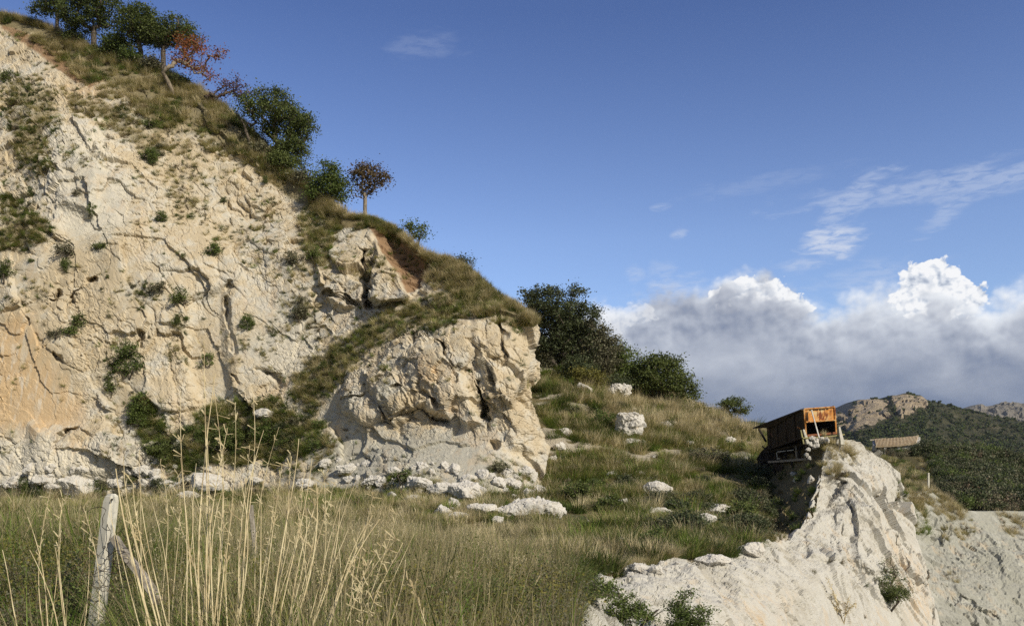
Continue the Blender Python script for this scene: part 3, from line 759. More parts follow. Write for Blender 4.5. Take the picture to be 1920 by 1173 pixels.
# ------------------------------------------------------------------ vegetation materials
def leaf_material(name, a, b_, transl=0.35, tip=None, rand=0.5, rough=0.55):
    """two leaf colours mixed by a per-leaf and per-plant random value, optional dry tips along the blade"""
    m = bpy.data.materials.new(name); m.use_nodes = True; nt = m.node_tree
    for n in list(nt.nodes): nt.nodes.remove(n)
    out = nt.nodes.new('ShaderNodeOutputMaterial')
    oi = nt.nodes.new('ShaderNodeObjectInfo'); r = V(nt, oi.outputs['Random']); lr = attr(nt, 'rnd')
    c = mix(nt, (lr*(1-rand) + r*rand).lin(0.1, 0.9), a, b_)
    if tip:
        t = attr(nt, 'along'); c = mix(nt, (t*0.6 + (lr-0.5)*1.1 + (r-0.5)*0.9).ss(0.62, 1.15), c, tip)
    p = nt.nodes.new('ShaderNodeBsdfPrincipled'); p.inputs['Roughness'].default_value = rough; p.inputs['Specular IOR Level'].default_value = 0.25
    nt.links.new(c, p.inputs['Base Color'])
    tr = nt.nodes.new('ShaderNodeBsdfTranslucent'); nt.links.new(c, tr.inputs['Color'])
    mx = nt.nodes.new('ShaderNodeMixShader'); mx.inputs[0].default_value = transl
    nt.links.new(p.outputs[0], mx.inputs[1]); nt.links.new(tr.outputs[0], mx.inputs[2]); nt.links.new(mx.outputs[0], out.inputs[0])
    return m
G_green = leaf_material('grass_green', (0.12,0.21,0.025), (0.26,0.34,0.065), 0.3, (0.38,0.33,0.14))
G_olive = leaf_material('grass_olive', (0.23,0.235,0.06), (0.40,0.36,0.13), 0.3, (0.58,0.48,0.25))
G_straw = leaf_material('grass_straw', (0.50,0.41,0.22), (0.76,0.66,0.42), 0.25)
G_dark = leaf_material('grass_dark', (0.065,0.10,0.02), (0.13,0.17,0.04), 0.3, (0.24,0.21,0.08))
G_brown = leaf_material('twigs_brown', (0.17,0.125,0.08), (0.32,0.245,0.16), 0.15)
L_oak = leaf_material('oak_leaf', (0.078, 0.107, 0.029), (0.182, 0.215, 0.065), 0.3, rand=0.2)
L_bright = leaf_material('bright_leaf', (0.084, 0.126, 0.03), (0.192, 0.24, 0.066), 0.3, rand=0.2)
L_dark = leaf_material('evergreen_leaf', (0.054, 0.07, 0.03), (0.115, 0.135, 0.061), 0.2, rand=0.2)
L_greyg = leaf_material('grey_green_leaf', (0.11, 0.11, 0.061), (0.22, 0.209, 0.127), 0.2, rand=0.2)
L_red = leaf_material('autumn_leaf', (0.30,0.085,0.03), (0.36,0.17,0.06), 0.35, rand=0.1)
L_redg = leaf_material('turning_leaf', (0.10,0.085,0.035), (0.20,0.12,0.06), 0.3, rand=0.2)
L_purple = leaf_material('purple_leaf', (0.12,0.055,0.05), (0.20,0.10,0.08), 0.3, rand=0.2)
L_yellow = leaf_material('yellow_leaf', (0.14,0.14,0.03), (0.26,0.23,0.06), 0.3, rand=0.2)
m, nt, b = new_mat('bark'); co = objco(nt); n_ = noise(nt, vmap(nt, co, scale=(1, 1, 0.3)), 9, 5, 0.7)
nt.links.new(mix(nt, n_.ss(0.35, 0.65), (0.06,0.048,0.036), (0.17,0.14,0.11)), b.inputs['Base Color']); bump(nt, b, n_, 0.05, 0.8); M_bark = m
m, nt, b = new_mat('pale_bark'); co = objco(nt); n_ = noise(nt, vmap(nt, co, scale=(1, 1, 0.3)), 9, 5, 0.7)
nt.links.new(mix(nt, n_.ss(0.35, 0.65), (0.17,0.14,0.10), (0.36,0.30,0.23)), b.inputs['Base Color']); bump(nt, b, n_, 0.05, 0.8); M_palebark = m

# ------------------------------------------------------------------ blades, tussocks
def blades(n, h, spread, lean, width, seg=4, hvar=0.4, droop=0.6, seed=0, up=0.0, lift=0.0):
    """verts, quads, rnd, along for n curved grass blades growing from one foot"""
    r = np.random.default_rng(seed)
    ang = r.uniform(0, 2*pi, n); rad = spread*np.sqrt(r.random(n)); L_ = h*(1-hvar*r.random(n)); w = width*(0.6+0.8*r.random(n))
    base = np.stack([rad*np.cos(ang), rad*np.sin(ang), np.full(n, -0.05)+lift*r.random(n)], 1)
    la = ang + r.normal(0, 0.7, n); le = lean*(0.15+0.85*r.random(n)) + up*0
    V_, Q = [], []
    d = np.stack([np.cos(la)*np.sin(le), np.sin(la)*np.sin(le), np.cos(le)], 1)
    side = np.stack([-np.sin(la+r.normal(0, .6, n)), np.cos(la), np.zeros(n)], 1)
    p = base.copy(); ps = []
    for k in range(seg+1):
        t = k/seg; ps.append((p - side*(w*(1-t*0.92))[:, None]/2, p + side*(w*(1-t*0.92))[:, None]/2))
        dd = d.copy(); f_ = droop*(t**1.3)*(0.3+r.random(n))
        dd[:, 0] += np.cos(la)*f_; dd[:, 1] += np.sin(la)*f_; dd[:, 2] -= f_*0.9
        dd /= np.linalg.norm(dd, axis=1, keepdims=True); p = p + dd*(L_/seg)[:, None]
    A = np.stack([np.stack(x, 1) for x in ps], 1)   # n, seg+1, 2, 3
    verts = A.reshape(-1, 3); base_i = (np.arange(n)*(seg+1)*2)[:, None] + (np.arange(seg)*2)[None]
    q = np.stack([base_i, base_i+1, base_i+3, base_i+2], -1).reshape(-1, 4)
    rn = np.repeat(r.random(n), (seg+1)*2); al = np.tile(np.repeat(np.linspace(0, 1, seg+1), 2), n)
    return verts, q, rn, al
def join_parts(parts):
    vs, qs, rn, al, mi = [], [], [], [], []; o = 0
    for (v_, q_, r_, a_), m_ in parts:
        vs.append(v_); qs.append(q_+o); rn.append(r_); al.append(a_); mi.append(np.full(len(q_), m_)); o += len(v_)
    return np.concatenate(vs), np.concatenate(qs), np.concatenate(rn), np.concatenate(al), np.concatenate(mi)
def tuft_mesh(name, parts, mats):
    v_, q_, r_, a_, mi = join_parts(parts)
    me = np_mesh(name, v_, quads=q_, matidx=mi); add_attr(me, 'rnd', r_); add_attr(me, 'along', a_)
    for m_ in mats: me.materials.append(m_)
    return me
def seedheads(n, h, spread, lean, width, seed, plume=0.16):
    """thin culms ending in a loose nodding plume"""
    v_, q_, r_, a_ = blades(n, h, spread, lean, width, 5, 0.3, 0.18, seed)
    r = np.random.default_rng(seed+5); vs, qs, k = [v_], [q_], len(v_)
    tips = v_.reshape(n, 6, 2, 3)[:, -1].mean(1); prev = v_.reshape(n, 6, 2, 3)[:, -2].mean(1)
    rr, aa = [r_], [a_]
    for i in range(n):
        dr = tips[i]-prev[i]; dr /= np.linalg.norm(dr)
        for j in range(7):
            p = tips[i] - dr*plume*1.4*j/9; o = r.normal(0, 0.35, 3)*plume*0.28; s_ = plume*0.05
            a = p; b_ = p+o+dr*plume*0.25 - np.array((0, 0, plume*0.12)); sd = np.cross(b_-a, r.normal(0, 1, 3)); sd /= np.linalg.norm(sd)+1e-9
            vs.append(np.array([a-sd*s_*.2, a+sd*s_*.2, b_+sd*s_*.5, b_-sd*s_*.5])); qs.append(np.array([[k, k+1, k+2, k+3]])); k += 4
            rr.append(np.full(4, r.random())); aa.append(np.ones(4))
    return np.concatenate(vs), np.concatenate(qs), np.concatenate(rr), np.concatenate(aa)
protos = {}
def protoset(key, meshes):
    col_ = bpy.data.collections.new('proto_'+key)
    for i, me in enumerate(meshes):
        o = bpy.data.objects.new(f'tussock_{key}_{i:02d}', me); col_.objects.link(o)
    protos[key] = (col_, len(meshes))
GM = [G_green, G_olive, G_straw, G_dark, G_brown]
# near meadow grass: fine long blades
near = []
for i in range(4): near.append(tuft_mesh(f'n{i}', [(blades(70, 0.95, 0.20, 0.80, 0.015, 7, 0.55, 1.25, 10+i), 0), (blades(45, 0.55, 0.25, 1.0, 0.012, 4, 0.5, 0.9, 14+i), 3), (blades(7, 0.80, 0.2, 0.5, 0.005, 4, 0.4, 0.4, 20+i), 2)], GM))
for i in range(3): near.append(tuft_mesh(f'o{i}', [(blades(66, 0.88, 0.20, 0.80, 0.013, 7, 0.5, 1.15, 30+i), 1), (blades(36, 0.55, 0.25, 0.9, 0.011, 4, 0.5, 0.8, 34+i), 0), (blades(16, 0.80, 0.2, 0.6, 0.005, 4, 0.5, 0.5, 40+i), 2)], GM))
for i in range(3): near.append(tuft_mesh(f's{i}', [(blades(50, 0.92, 0.20, 0.6, 0.010, 6, 0.5, 0.6, 50+i), 2), (blades(50, 0.6, 0.2, 0.8, 0.011, 4, 0.5, 0.7, 60+i), 1), (blades(10, 1.15, 0.15, 0.4, 0.005, 5, 0.4, 0.3, 66+i), 2)], GM))
for i in range(2): near.append(tuft_mesh(f'd{i}', [(blades(110, 0.65, 0.26, 0.95, 0.014, 6, 0.5, 1.0, 70+i), 3), (blades(24, 0.5, 0.25, 0.9, 0.006, 4, 0.5, 0.6, 75+i), 4)], GM))
for i in range(3): near.append(tuft_mesh(f'b{i}', [(blades(95, 1.30, 0.20, 0.85, 0.016, 9, 0.5, 1.25, 90+i), 0), (blades(34, 1.35, 0.18, 0.7, 0.011, 8, 0.5, 0.9, 94+i), 2), (blades(60, 0.8, 0.25, 0.9, 0.010, 6, 0.5, 1.0, 97+i), 1)], GM))
G_ng = leaf_material('meadow_green', (0.06,0.125,0.014), (0.31,0.40,0.075), 0.35, (0.34,0.32,0.11), rand=0.3)
G_no = leaf_material('meadow_olive', (0.12,0.145,0.028), (0.34,0.33,0.09), 0.35, (0.46,0.39,0.18), rand=0.3)
G_ns = leaf_material('meadow_straw', (0.22,0.18,0.085), (0.52,0.44,0.25), 0.25, rand=0.3)
for me in near:
    me.materials[0] = G_ng; me.materials[1] = G_no; me.materials[2] = G_ns
protoset('near', near)       # 0-3 green, 4-6 olive, 7-9 straw, 10-11 dark
# tussocks for the middle distance: wider blades, dome shaped
far = []
for i in range(4): far.append(tuft_mesh(f'fg{i}', [(blades(150, 0.62, 0.22, 1.15, 0.022, 4, 0.45, 0.85, 110+i), 0), (blades(45, 0.62, 0.22, 1.0, 0.018, 3, 0.5, 0.6, 120+i), 1)], GM))
for i in range(4): far.append(tuft_mesh(f'fo{i}', [(blades(150, 0.66, 0.22, 1.1, 0.021, 4, 0.45, 0.8, 130+i), 1), (blades(60, 0.70, 0.2, 0.9, 0.017, 3, 0.5, 0.5, 140+i), 2)], GM))
for i in range(3): far.append(tuft_mesh(f'fs{i}', [(blades(110, 0.85, 0.20, 0.75, 0.016, 4, 0.5, 0.5, 150+i), 2), (blades(60, 0.6, 0.22, 1.0, 0.02, 4, 0.5, 0.7, 160+i), 1)], GM))
for i in range(3): far.append(tuft_mesh(f'fd{i}', [(blades(170, 0.55, 0.26, 1.2, 0.022, 4, 0.5, 0.8, 170+i), 3)], GM))
for i in range(2): far.append(tuft_mesh(f'fb{i}', [(blades(150, 0.45, 0.24, 1.3, 0.015, 3, 0.5, 0.2, 180+i), 4), (blades(50, 0.4, 0.25, 1.2, 0.02, 3, 0.5, 0.4, 185+i), 3)], GM))
protoset('far', far)         # 0-3 green, 4-7 olive, 8-10 straw, 11-13 dark, 14-15 brown
def leafy(n, h, rad, size, seed, mat=0, flat=1.0):
    r = np.random.default_rng(seed)
    k = max(3, n//26); cc = r.normal(0, 0.45, (k, 3))*np.array((rad, rad, h*0.42)) + np.array((0, 0, h*0.5)); cc[:, 2] = np.abs(cc[:, 2])
    c = cc[r.integers(0, k, n)] + r.normal(0, 0.13, (n, 3))*rad*1.3
    a = r.normal(0, 1, (n, 3)); a /= np.linalg.norm(a, axis=1, keepdims=True); b_ = np.cross(a, r.normal(0, 1, (n, 3))); b_ /= np.linalg.norm(b_, axis=1, keepdims=True)
    s_ = size*(0.6+0.8*r.random(n))[:, None]
    v_ = np.stack([c-a*s_*0.5, c-b_*s_*0.28, c+a*s_*0.5, c+b_*s_*0.28], 1).reshape(-1, 3)
    q_ = np.arange(n*4).reshape(-1, 4); return v_, q_, np.repeat(r.random(n), 4), np.repeat(np.zeros(n), 4)
WM = [L_bright, L_dark, G_brown, L_greyg, L_yellow]
weeds = []
for i in range(3): weeds.append(tuft_mesh(f'wa{i}', [(leafy(620, 0.5, 0.32, 0.020, 200+i), 0), (blades(30, 0.45, 0.1, 0.7, 0.006, 3, 0.4, 0.1, 205+i), 2)], WM))
for i in range(2): weeds.append(tuft_mesh(f'wb{i}', [(leafy(620, 0.6, 0.32, 0.018, 210+i), 3), (blades(40, 0.6, 0.1, 0.6, 0.006, 3, 0.4, 0.1, 215+i), 2)], WM))
for i in range(2): weeds.append(tuft_mesh(f'wc{i}', [(leafy(620, 0.7, 0.30, 0.018, 220+i), 4), (blades(40, 0.7, 0.1, 0.5, 0.007, 3, 0.4, 0.1, 225+i), 2)], WM))
protoset('weed', weeds)
scrub = []
for i in range(4): scrub.append(tuft_mesh(f'sa{i}', [(leafy(900, 1.5, 0.95, 0.17, 300+i), 1), (leafy(260, 1.6, 0.95, 0.15, 310+i), 3)], WM))
for i in range(2): scrub.append(tuft_mesh(f'sb{i}', [(leafy(800, 1.2, 0.9, 0.16, 320+i), 3), (leafy(300, 1.2, 0.9, 0.14, 325+i), 2)], WM))
for i in range(2): scrub.append(tuft_mesh(f'sc{i}', [(leafy(1000, 1.5, 0.95, 0.15, 330+i), 0), (leafy(300, 1.5, 0.95, 0.15, 335+i), 1)], WM))
protoset('scrub', scrub)     # 0-3 dark, 4-5 grey, 6-7 bright
clump = []
for i in range(4): clump.append(tuft_mesh(f'ca{i}', [(leafy(120, 3.6, 2.6, 1.5, 400+i), 1), (leafy(50, 3.8, 2.6, 1.3, 405+i), 0)], WM))
protoset('clump', clump)

def scatter(name, key, pts, rots, scales, idx, **k):
    """one object: the prototype tussocks set on the given points"""
    n = len(pts); me = bpy.data.meshes.new(name); me.vertices.add(n); me.vertices.foreach_set('co', np.asarray(pts, np.float32).ravel())
    a = me.attributes.new('rot', 'FLOAT_VECTOR', 'POINT'); a.data.foreach_set('vector', np.asarray(rots, np.float32).ravel())
    a = me.attributes.new('sc', 'FLOAT_VECTOR', 'POINT'); a.data.foreach_set('vector', np.asarray(scales, np.float32).ravel())
    a = me.attributes.new('idx', 'INT', 'POINT'); a.data.foreach_set('value', np.asarray(idx, np.int32))
    o = bpy.data.objects.new(name, me); C.objects.link(o); prop(o, **k)
    ng = bpy.data.node_groups.new(name, 'GeometryNodeTree')
    ng.interface.new_socket('Geometry', in_out='INPUT', socket_type='NodeSocketGeometry'); ng.interface.new_socket('Geometry', in_out='OUTPUT', socket_type='NodeSocketGeometry')
    N_ = ng.nodes.new; gi, go = N_('NodeGroupInput'), N_('NodeGroupOutput')
    ci = N_('GeometryNodeCollectionInfo'); ci.inputs['Collection'].default_value = protos[key][0]; ci.inputs['Separate Children'].default_value = True; ci.inputs['Reset Children'].default_value = True
    ip = N_('GeometryNodeInstanceOnPoints'); ip.inputs['Pick Instance'].default_value = True
    def na(nm, t):
        x = N_('GeometryNodeInputNamedAttribute'); x.data_type = t; x.inputs['Name'].default_value = nm; return [s_ for s_ in x.outputs if s_.enabled and s_.name == 'Attribute'][0]
    er = N_('FunctionNodeEulerToRotation'); L_ = ng.links.new
    L_(gi.outputs[0], ip.inputs['Points']); L_(ci.outputs[0], ip.inputs['Instance']); L_(na('idx', 'INT'), ip.inputs['Instance Index'])
    L_(na('rot', 'FLOAT_VECTOR'), er.inputs[0]); L_(er.outputs[0], ip.inputs['Rotation']); L_(na('sc', 'FLOAT_VECTOR'), ip.inputs['Scale']); L_(ip.outputs[0], go.inputs[0])
    md = o.modifiers.new('scatter', 'NODES'); md.node_group = ng
    return o
class Bag:
    def __init__(s): s.p, s.r, s.s, s.i = [], [], [], []
    def add(s, p, i, sc, tilt=0.12, nor=None, hz=1.0, follow=0.0):
        s.p.append(tuple(p)); e = Euler((random.gauss(0, tilt), random.gauss(0, tilt), random.uniform(0, 6.28)))
        if nor is not None and follow > 0:
            up = (Vector((0, 0, 1))*(1-follow)+Vector(nor)*follow).normalized()
            e = (up.to_track_quat('Z', 'Y').to_matrix() @ e.to_matrix()).to_euler()
        s.r.append(tuple(e)); s.s.append((sc, sc, sc*hz)); s.i.append(i)
    def build(s, name, key, **k):
        if s.p: return scatter(name, key, s.p, s.r, s.s, s.i, **k)
def n2(x, y, sc, seed=0): return float(fbm(np.array([[x/sc, y/sc, seed*3.7]]), 3, seed)[0])
R = random.random

# ------------------------------------------------------------------ meadow in front of the camera
bag = Bag(); wb = Bag()
cand = []
for k in range(16500):
    d = 3.6*(50/3.6)**(R()**0.85); px = random.uniform(-520 if d < 14 and R() < 0.5 else -160, 1200); x = (px-CX)/F*d
    cand.append((x, d, px))
cand = np.array(cand)
sdp = sdf(cand[:, 0], cand[:, 1], pit); keep = sdp > 0.15
nz = fbm(np.stack([cand[:, 0]/2.5, cand[:, 1]/3.5, cand[:, 0]*0], -1), 3, 91); nz2 = fbm(np.stack([cand[:, 0]/1.1, cand[:, 1]/1.1, cand[:, 0]*0+9], -1), 3, 95)
nf = 0
for (x, d, px), ok, a, b_ in zip(cand.tolist(), keep, nz, nz2):
    if not ok: continue
    if d > 8 and px > 1150 - (d-8)*5: continue
    h = cast.drop(x, d, ('ground', 'cliff'))
    if h is None or h[2] != 'ground': continue
    py = HY + (EYE-h[0].z)*F/d
    if d < 20:
        mid = math.exp(-((px-720)/240)**2); left = px < 430
        hgt = 0.72 + 0.55*a + 0.25*b_
        if d > 7 and 430 < px < 1000: hgt += 0.25*mid
        strawy = 0.22*mid*(d > 7) + 0.16*a + 0.01 + 0.05*(d > 11)
        q_ = R()
        if b_ < -0.42 and R() < 0.6: continue
        if d < 7.3 and 140 < px < 300 and R() < 0.85: continue
        if q_ < strawy: i = random.randint(7, 9)
        elif b_ + 0.45*R() > 0.40: i = random.choice((10, 11, 10, 11, 0))
        elif R() < (0.22 if left else 0.42): i = random.randint(4, 6)
        else: i = random.randint(0, 3)
        sc = max(0.42, hgt*random.uniform(0.75, 1.25))*(0.85 if px > 900 else 1.0)
        bag.add(h[0], i, sc, 0.2)
        if 5.5 < d < 15 and R() < 0.07+0.1*(b_ > 0.1): wb.add(h[0], random.choice((0, 0, 1, 2, 3, 4, 5, 6)), random.uniform(0.7, 1.5))
    else:
        i = random.randint(8, 10) if R() < 0.06+0.25*a+0.15*(px > 650) else random.randint(4, 7) if R() < 0.25 else random.choice((0, 1, 2, 3, 11, 12, 13, 11, 12, 14))
        bag2 = cand; nf += 1
        farbag = globals().setdefault('farbag', Bag()); farbag.add(h[0], i, (0.5+0.9*R()**2)*(0.72 if d > 40 else 0.85)*(1+0.5*b_), 0.2)
for k in range(170):
    d = random.uniform(5.2, 15); px = random.uniform(-120, 1010); x = (px-CX)/F*d; g = cast.drop(x, d, ('ground',))
    if g is None or sdf(np.array(x), np.array(d), pit) < 0.3 or (d < 7.6 and 130 < px < 320): continue
    if n2(x, d, 1.8, 55) < -0.05: continue
    bag.add(g[0], random.randint(12, 14), random.uniform(0.65, 1.05)*(0.9 if px > 850 else 1.0), 0.1)
bag.build('meadow_grass', 'near', kind='stuff'); wb.build('meadow_weeds', 'weed', kind='stuff')
farbag.build('quarry_floor_grass', 'far', kind='stuff')

# ------------------------------------------------------------------ hillside on the right
hb = Bag(); hw = Bag()
hillpoly = [(985,560),(1100,640),(1200,700),(1300,745),(1440,790),(1430,880),(1430,1000),(1400,1038),(1270,1052),(1120,1088),(1060,1090),(1000,1010),(1000,900),(1030,860),(1030,800),(990,720)]
cnt = 0
PXs = np.array([(random.uniform(980, 1560), random.uniform(640, 1090)) for _ in range(8200)])
inn = in_poly(PXs[:, 0], PXs[:, 1], hillpoly)
for (px, py), ok in zip(PXs.tolist(), inn):
    if not ok: continue
    h = cast.hit(px, py, ('ground', 'cliff', 'bank', 'finside'))
    if h is None or h[2] != 'ground' or h[0].y > 95: continue
    x, y, z = h[0]; a = n2(x, y, 4.0, 31); b_ = n2(x, y, 1.7, 32)
    if n2(x, z*2.0+y, 2.6, 61) > 0.20 and R() < 0.93: continue
    if b_ > 0.42 and R() < 0.6: continue
    if h[0].y < 20 and px > 1100: continue
    top_ = py < 800 + (px-1200)*0.1
    if R() < 0.12 + 0.4*(top_ and px > 1080) + 0.2*a: i = random.randint(8, 10)
    elif a + 0.5*R() > 0.35: i = random.choice((11, 12, 13, 0, 1, 14))
    elif R() < 0.5: i = random.randint(4, 7)
    else: i = random.randint(0, 3)
    sc = (0.5 + 0.95*R()**1.6)*(0.85 + 0.35*min(1, max(0, (y-28)/25)))*(1.25 if i in (11, 12, 13) else 1)
    hb.add(h[0]-Vector((0, 0, 0.05)), i, sc)
    if R() < 0.05: hb.add(h[0]-Vector((0, 0, 0.05)), random.choice((11, 12, 13, 0, 1)), random.uniform(1.3, 2.0))
hb.build('hillside_grass', 'far', kind='stuff')
hs_ = Bag()
for k in range(90):
    px, py = random.uniform(1010, 1420), random.uniform(760, 1010)
    if not bool(in_poly(np.array(px), np.array(py), hillpoly)) or n2(px, py, 60, 19) < 0.0: continue
    h = cast.hit(px, py, ('ground', 'cliff'))
    if h is not None and h[2] == 'ground' and h[0].y < 70: hs_.add(h[0]-Vector((0, 0, 0.1)), random.choice((0, 1, 4, 5, 6, 7)), random.uniform(0.28, 0.62), hz=0.8)
hs_.build('hillside_heath', 'scrub', kind='stuff')

# ------------------------------------------------------------------ grass on the cliff: crest turf, ledges, ramp and stray tufts
cb = Bag()
def fill(poly, n, kinds, smin=0.5, smax=1.1, follow=0.35, tags=('cliff',), bagx=None, clip=None):
    bagx = bagx or cb
    xs_ = [p[0] for p in poly]; ys_ = [p[1] for p in poly]; got = 0
    P_ = np.column_stack([rng.uniform(min(xs_), max(xs_), n*4), rng.uniform(min(ys_), max(ys_), n*4)])
    wob = 14*fbm(np.stack([P_[:, 0]/40, P_[:, 1]/40, P_[:, 0]*0], -1), 3, 5)
    ok = sdf(P_[:, 0], P_[:, 1], poly) < wob*0.6
    for (px, py), o in zip(P_.tolist(), ok):
        if not o: continue
        h = cast.hit(px, py, tags)
        if h is None: continue
        bagx.add(h[0]-h[1]*(0.08 if h[1].y < 0 else -0.08), random.choice(kinds), random.uniform(smin, smax), 0.2, h[1] if h[1].y < 0 else -h[1], 1.0, follow)
        got += 1
        if got >= n: break
Kg = (0,1,2,3,4,5,6,7,11,12); Km = (0,1,2,4,5,6,7,8,9,11,13,14); Ks = (4,5,6,7,8,8,9,10,9,14); Kd = (11,12,13,14,15,0,5)
# turf along the crest, following it in the world (it also covers the cap behind the edge)
for k in range(4200):
    px = random.uniform(-300, 1002); cyp = float(interp(crest, px)); wdt = float(interp([(-420,60),(0,24),(90,38),(160,62),(230,95),(290,135),(360,105),(450,66),(560,36),(620,32),(700,12),(760,30),(850,60),(900,60),(960,36),(1004,8)], px))
    t = R()**1.45; py = cyp + 3 + t*wdt*random.uniform(0.85, 1.25); h = cast.hit(px, py, ('cliff',))
    if h is None: continue
    nn = h[1] if h[1].y < 0 else -h[1]
    if t > 0.2 and n2(h[0].x, h[0].y+h[0].z, 2.2, 47) > 0.16: continue
    i = random.choice(Ks if n2(h[0].x, h[0].y+h[0].z, 3.0, 44) > -0.18 else Km if R() < 0.85 else Kd)
    sc = random.uniform(0.5, 1.25)*(0.8 if px > 650 else 1.0)
    cb.add(h[0]-nn*0.05, i, sc, 0.2, nn, 1.0, 0.25)
for k in range(900):
    px = random.uniform(-200, 1000); h = cast.hit(px, float(interp(crest, px))+4, ('cliff',))
    if h is None: continue
    q_ = cast.drop(h[0].x, h[0].y + random.uniform(0.2, 5.0), ('cliff',))
    if q_: cb.add(q_[0]-Vector((0, 0, 0.08)), random.choice(Km), random.uniform(0.5, 0.95))
fill(VEG[0], 420, (4,5,11,12,13,14,15,6,0), 0.4, 0.8)
fill(VEG[1], 300, (4,5,6,7,14,15,8,12), 0.4, 0.8)
fill(VEG[2], 60, Kd, 0.4, 0.7)
fill([(60,300),(95,260),(105,330),(60,340)], 60, Kd, 0.4, 0.7)
fill(VEG[3], 260, Kd+(0,1,4), 0.5, 0.9)
fill(VEG[4], 240, Km, 0.5, 0.9)
fill(VEG[5], 620, Km+(11,12,5,6), 0.45, 0.95)
fill(VEG[6], 900, Kg+(11,12,13), 0.45, 1.1)
fill([(870,845),(930,850),(1000,880),(1010,920),(950,900),(880,870)], 70, Kd, 0.3, 0.6)
fill([(680,890),(760,880),(860,900),(1000,900),(1000,960),(700,950)], 150, Km, 0.35, 0.7)
fill(VEG[7], 420, Km+(4,5,11,12), 0.5, 1.0, 0.5)
fill([(240,480),(420,460),(430,570),(260,580)], 26, Kd, 0.3, 0.6)
fill([(540,550),(600,560),(600,620),(540,620)], 26, (14,5,8,4), 0.4, 0.7)
# strays on every little ledge: clustered by noise
P_ = np.column_stack([rng.uniform(0, 1030, 10500), rng.uniform(60, 900, 10500)])
nzz = fbm(np.stack([P_[:, 0]/70, P_[:, 1]/55, P_[:, 0]*0+3], -1), 4, 15)
for (px, py), a in zip(P_.tolist(), nzz):
    if py < interp(crest, px)+10 or a < -0.02: continue
    if 350 < px < 432 and 540 < py < 740 and R() < 0.9: continue
    if px < 200 and 580 < py < 840 and R() < 0.85: continue
    if 620 < px < 1010 and py > 620 and R() < 0.75: continue
    h = cast.hit(px, py, ('cliff',))
    if h is None: continue
    nn = h[1] if h[1].y < 0 else -h[1]
    if nn.z < 0.15 and R() < 0.6: continue
    cb.add(h[0]-nn*0.05, random.choice(Kd+(8,5,14,15,4)), random.uniform(0.2, 0.52)*(1+0.8*max(0, a)), 0.3, nn, 1.0, 0.5)
cb.build('cliff_grass', 'far', kind='stuff')

# ------------------------------------------------------------------ grass on the fin, the lip and the grey face
fbg = Bag()
lipline = [(a, b) for a, b, c in lip][1:9]
for k in range(700):
    j = random.randrange(len(lipline)-1); t = R(); px = lipline[j][0]*(1-t)+lipline[j+1][0]*t; py = lipline[j][1]*(1-t)+lipline[j+1][1]*t
    if px > 1450 and R() < 0.6: continue
    h = cast.hit(px+random.gauss(0, 5), py-3-abs(random.gauss(0, 9)), ('ground',))
    if h is None or h[0].y > 60: continue
    fbg.add(h[0]-Vector((0, 0, 0.05)), random.choice((14,15,14,13,8,5,4)), random.uniform(0.3, 0.62))
fill([(1540,835),(1600,830),(1612,880),(1570,900),(1548,885)], 34, (8,9,10,5,14), 0.45, 0.8, 0.4, ('bank',), fbg)
fill([(1680,895),(1700,905),(1700,945),(1680,940)], 14, Kd, 0.4, 0.6, 0.4, ('bank',), fbg)
fill([(1700,900),(1730,900),(1740,1000),(1705,1000)], 50, Km, 0.6, 0.95, 0.3, ('grey','knoll'), fbg)
fill([(1690,915),(1800,925),(1815,960),(1790,975),(1740,950),(1700,950)], 110, Ks+(14,15), 0.55, 0.95, 0.3, ('grey','knoll'), fbg)
fill([(1770,960),(1830,970),(1820,1010),(1760,1010)], 22, Ks, 0.5, 0.8, 0.4, ('grey',), fbg)
fill([(1870,955),(1930,955),(1930,1010),(1880,1000)], 40, (14,15,8), 0.5, 0.9, 0.4, ('grey',), fbg)
fill([(1740,1090),(1790,1060),(1800,1120),(1760,1120)], 10, (14,15,8), 0.4, 0.6, 0.4, ('grey',), fbg)
for px, py, i, s_ in ((1525,1073,15,.42),(1560,1050,14,.4),(1578,1052,14,.45),(1572,1062,15,.35),(1455,1052,15,.3),(1620,1155,14,.3),(1645,930,14,.35),(1660,955,14,.3),(1625,1095,13,.3)):
    h = cast.hit(px, py, ('bank',))
    if h: fbg.add(h[0], i, s_, 0.2, h[1] if h[1].y < 0 else -h[1], 1.0, 0.6)
fill([(1425,880),(1530,870),(1520,960),(1490,1000),(1420,990)], 60, (11,12,13,13), 0.4, 0.8, 0.3, ('finside',), fbg)
fbg.build('ledge_grass', 'far', kind='stuff')

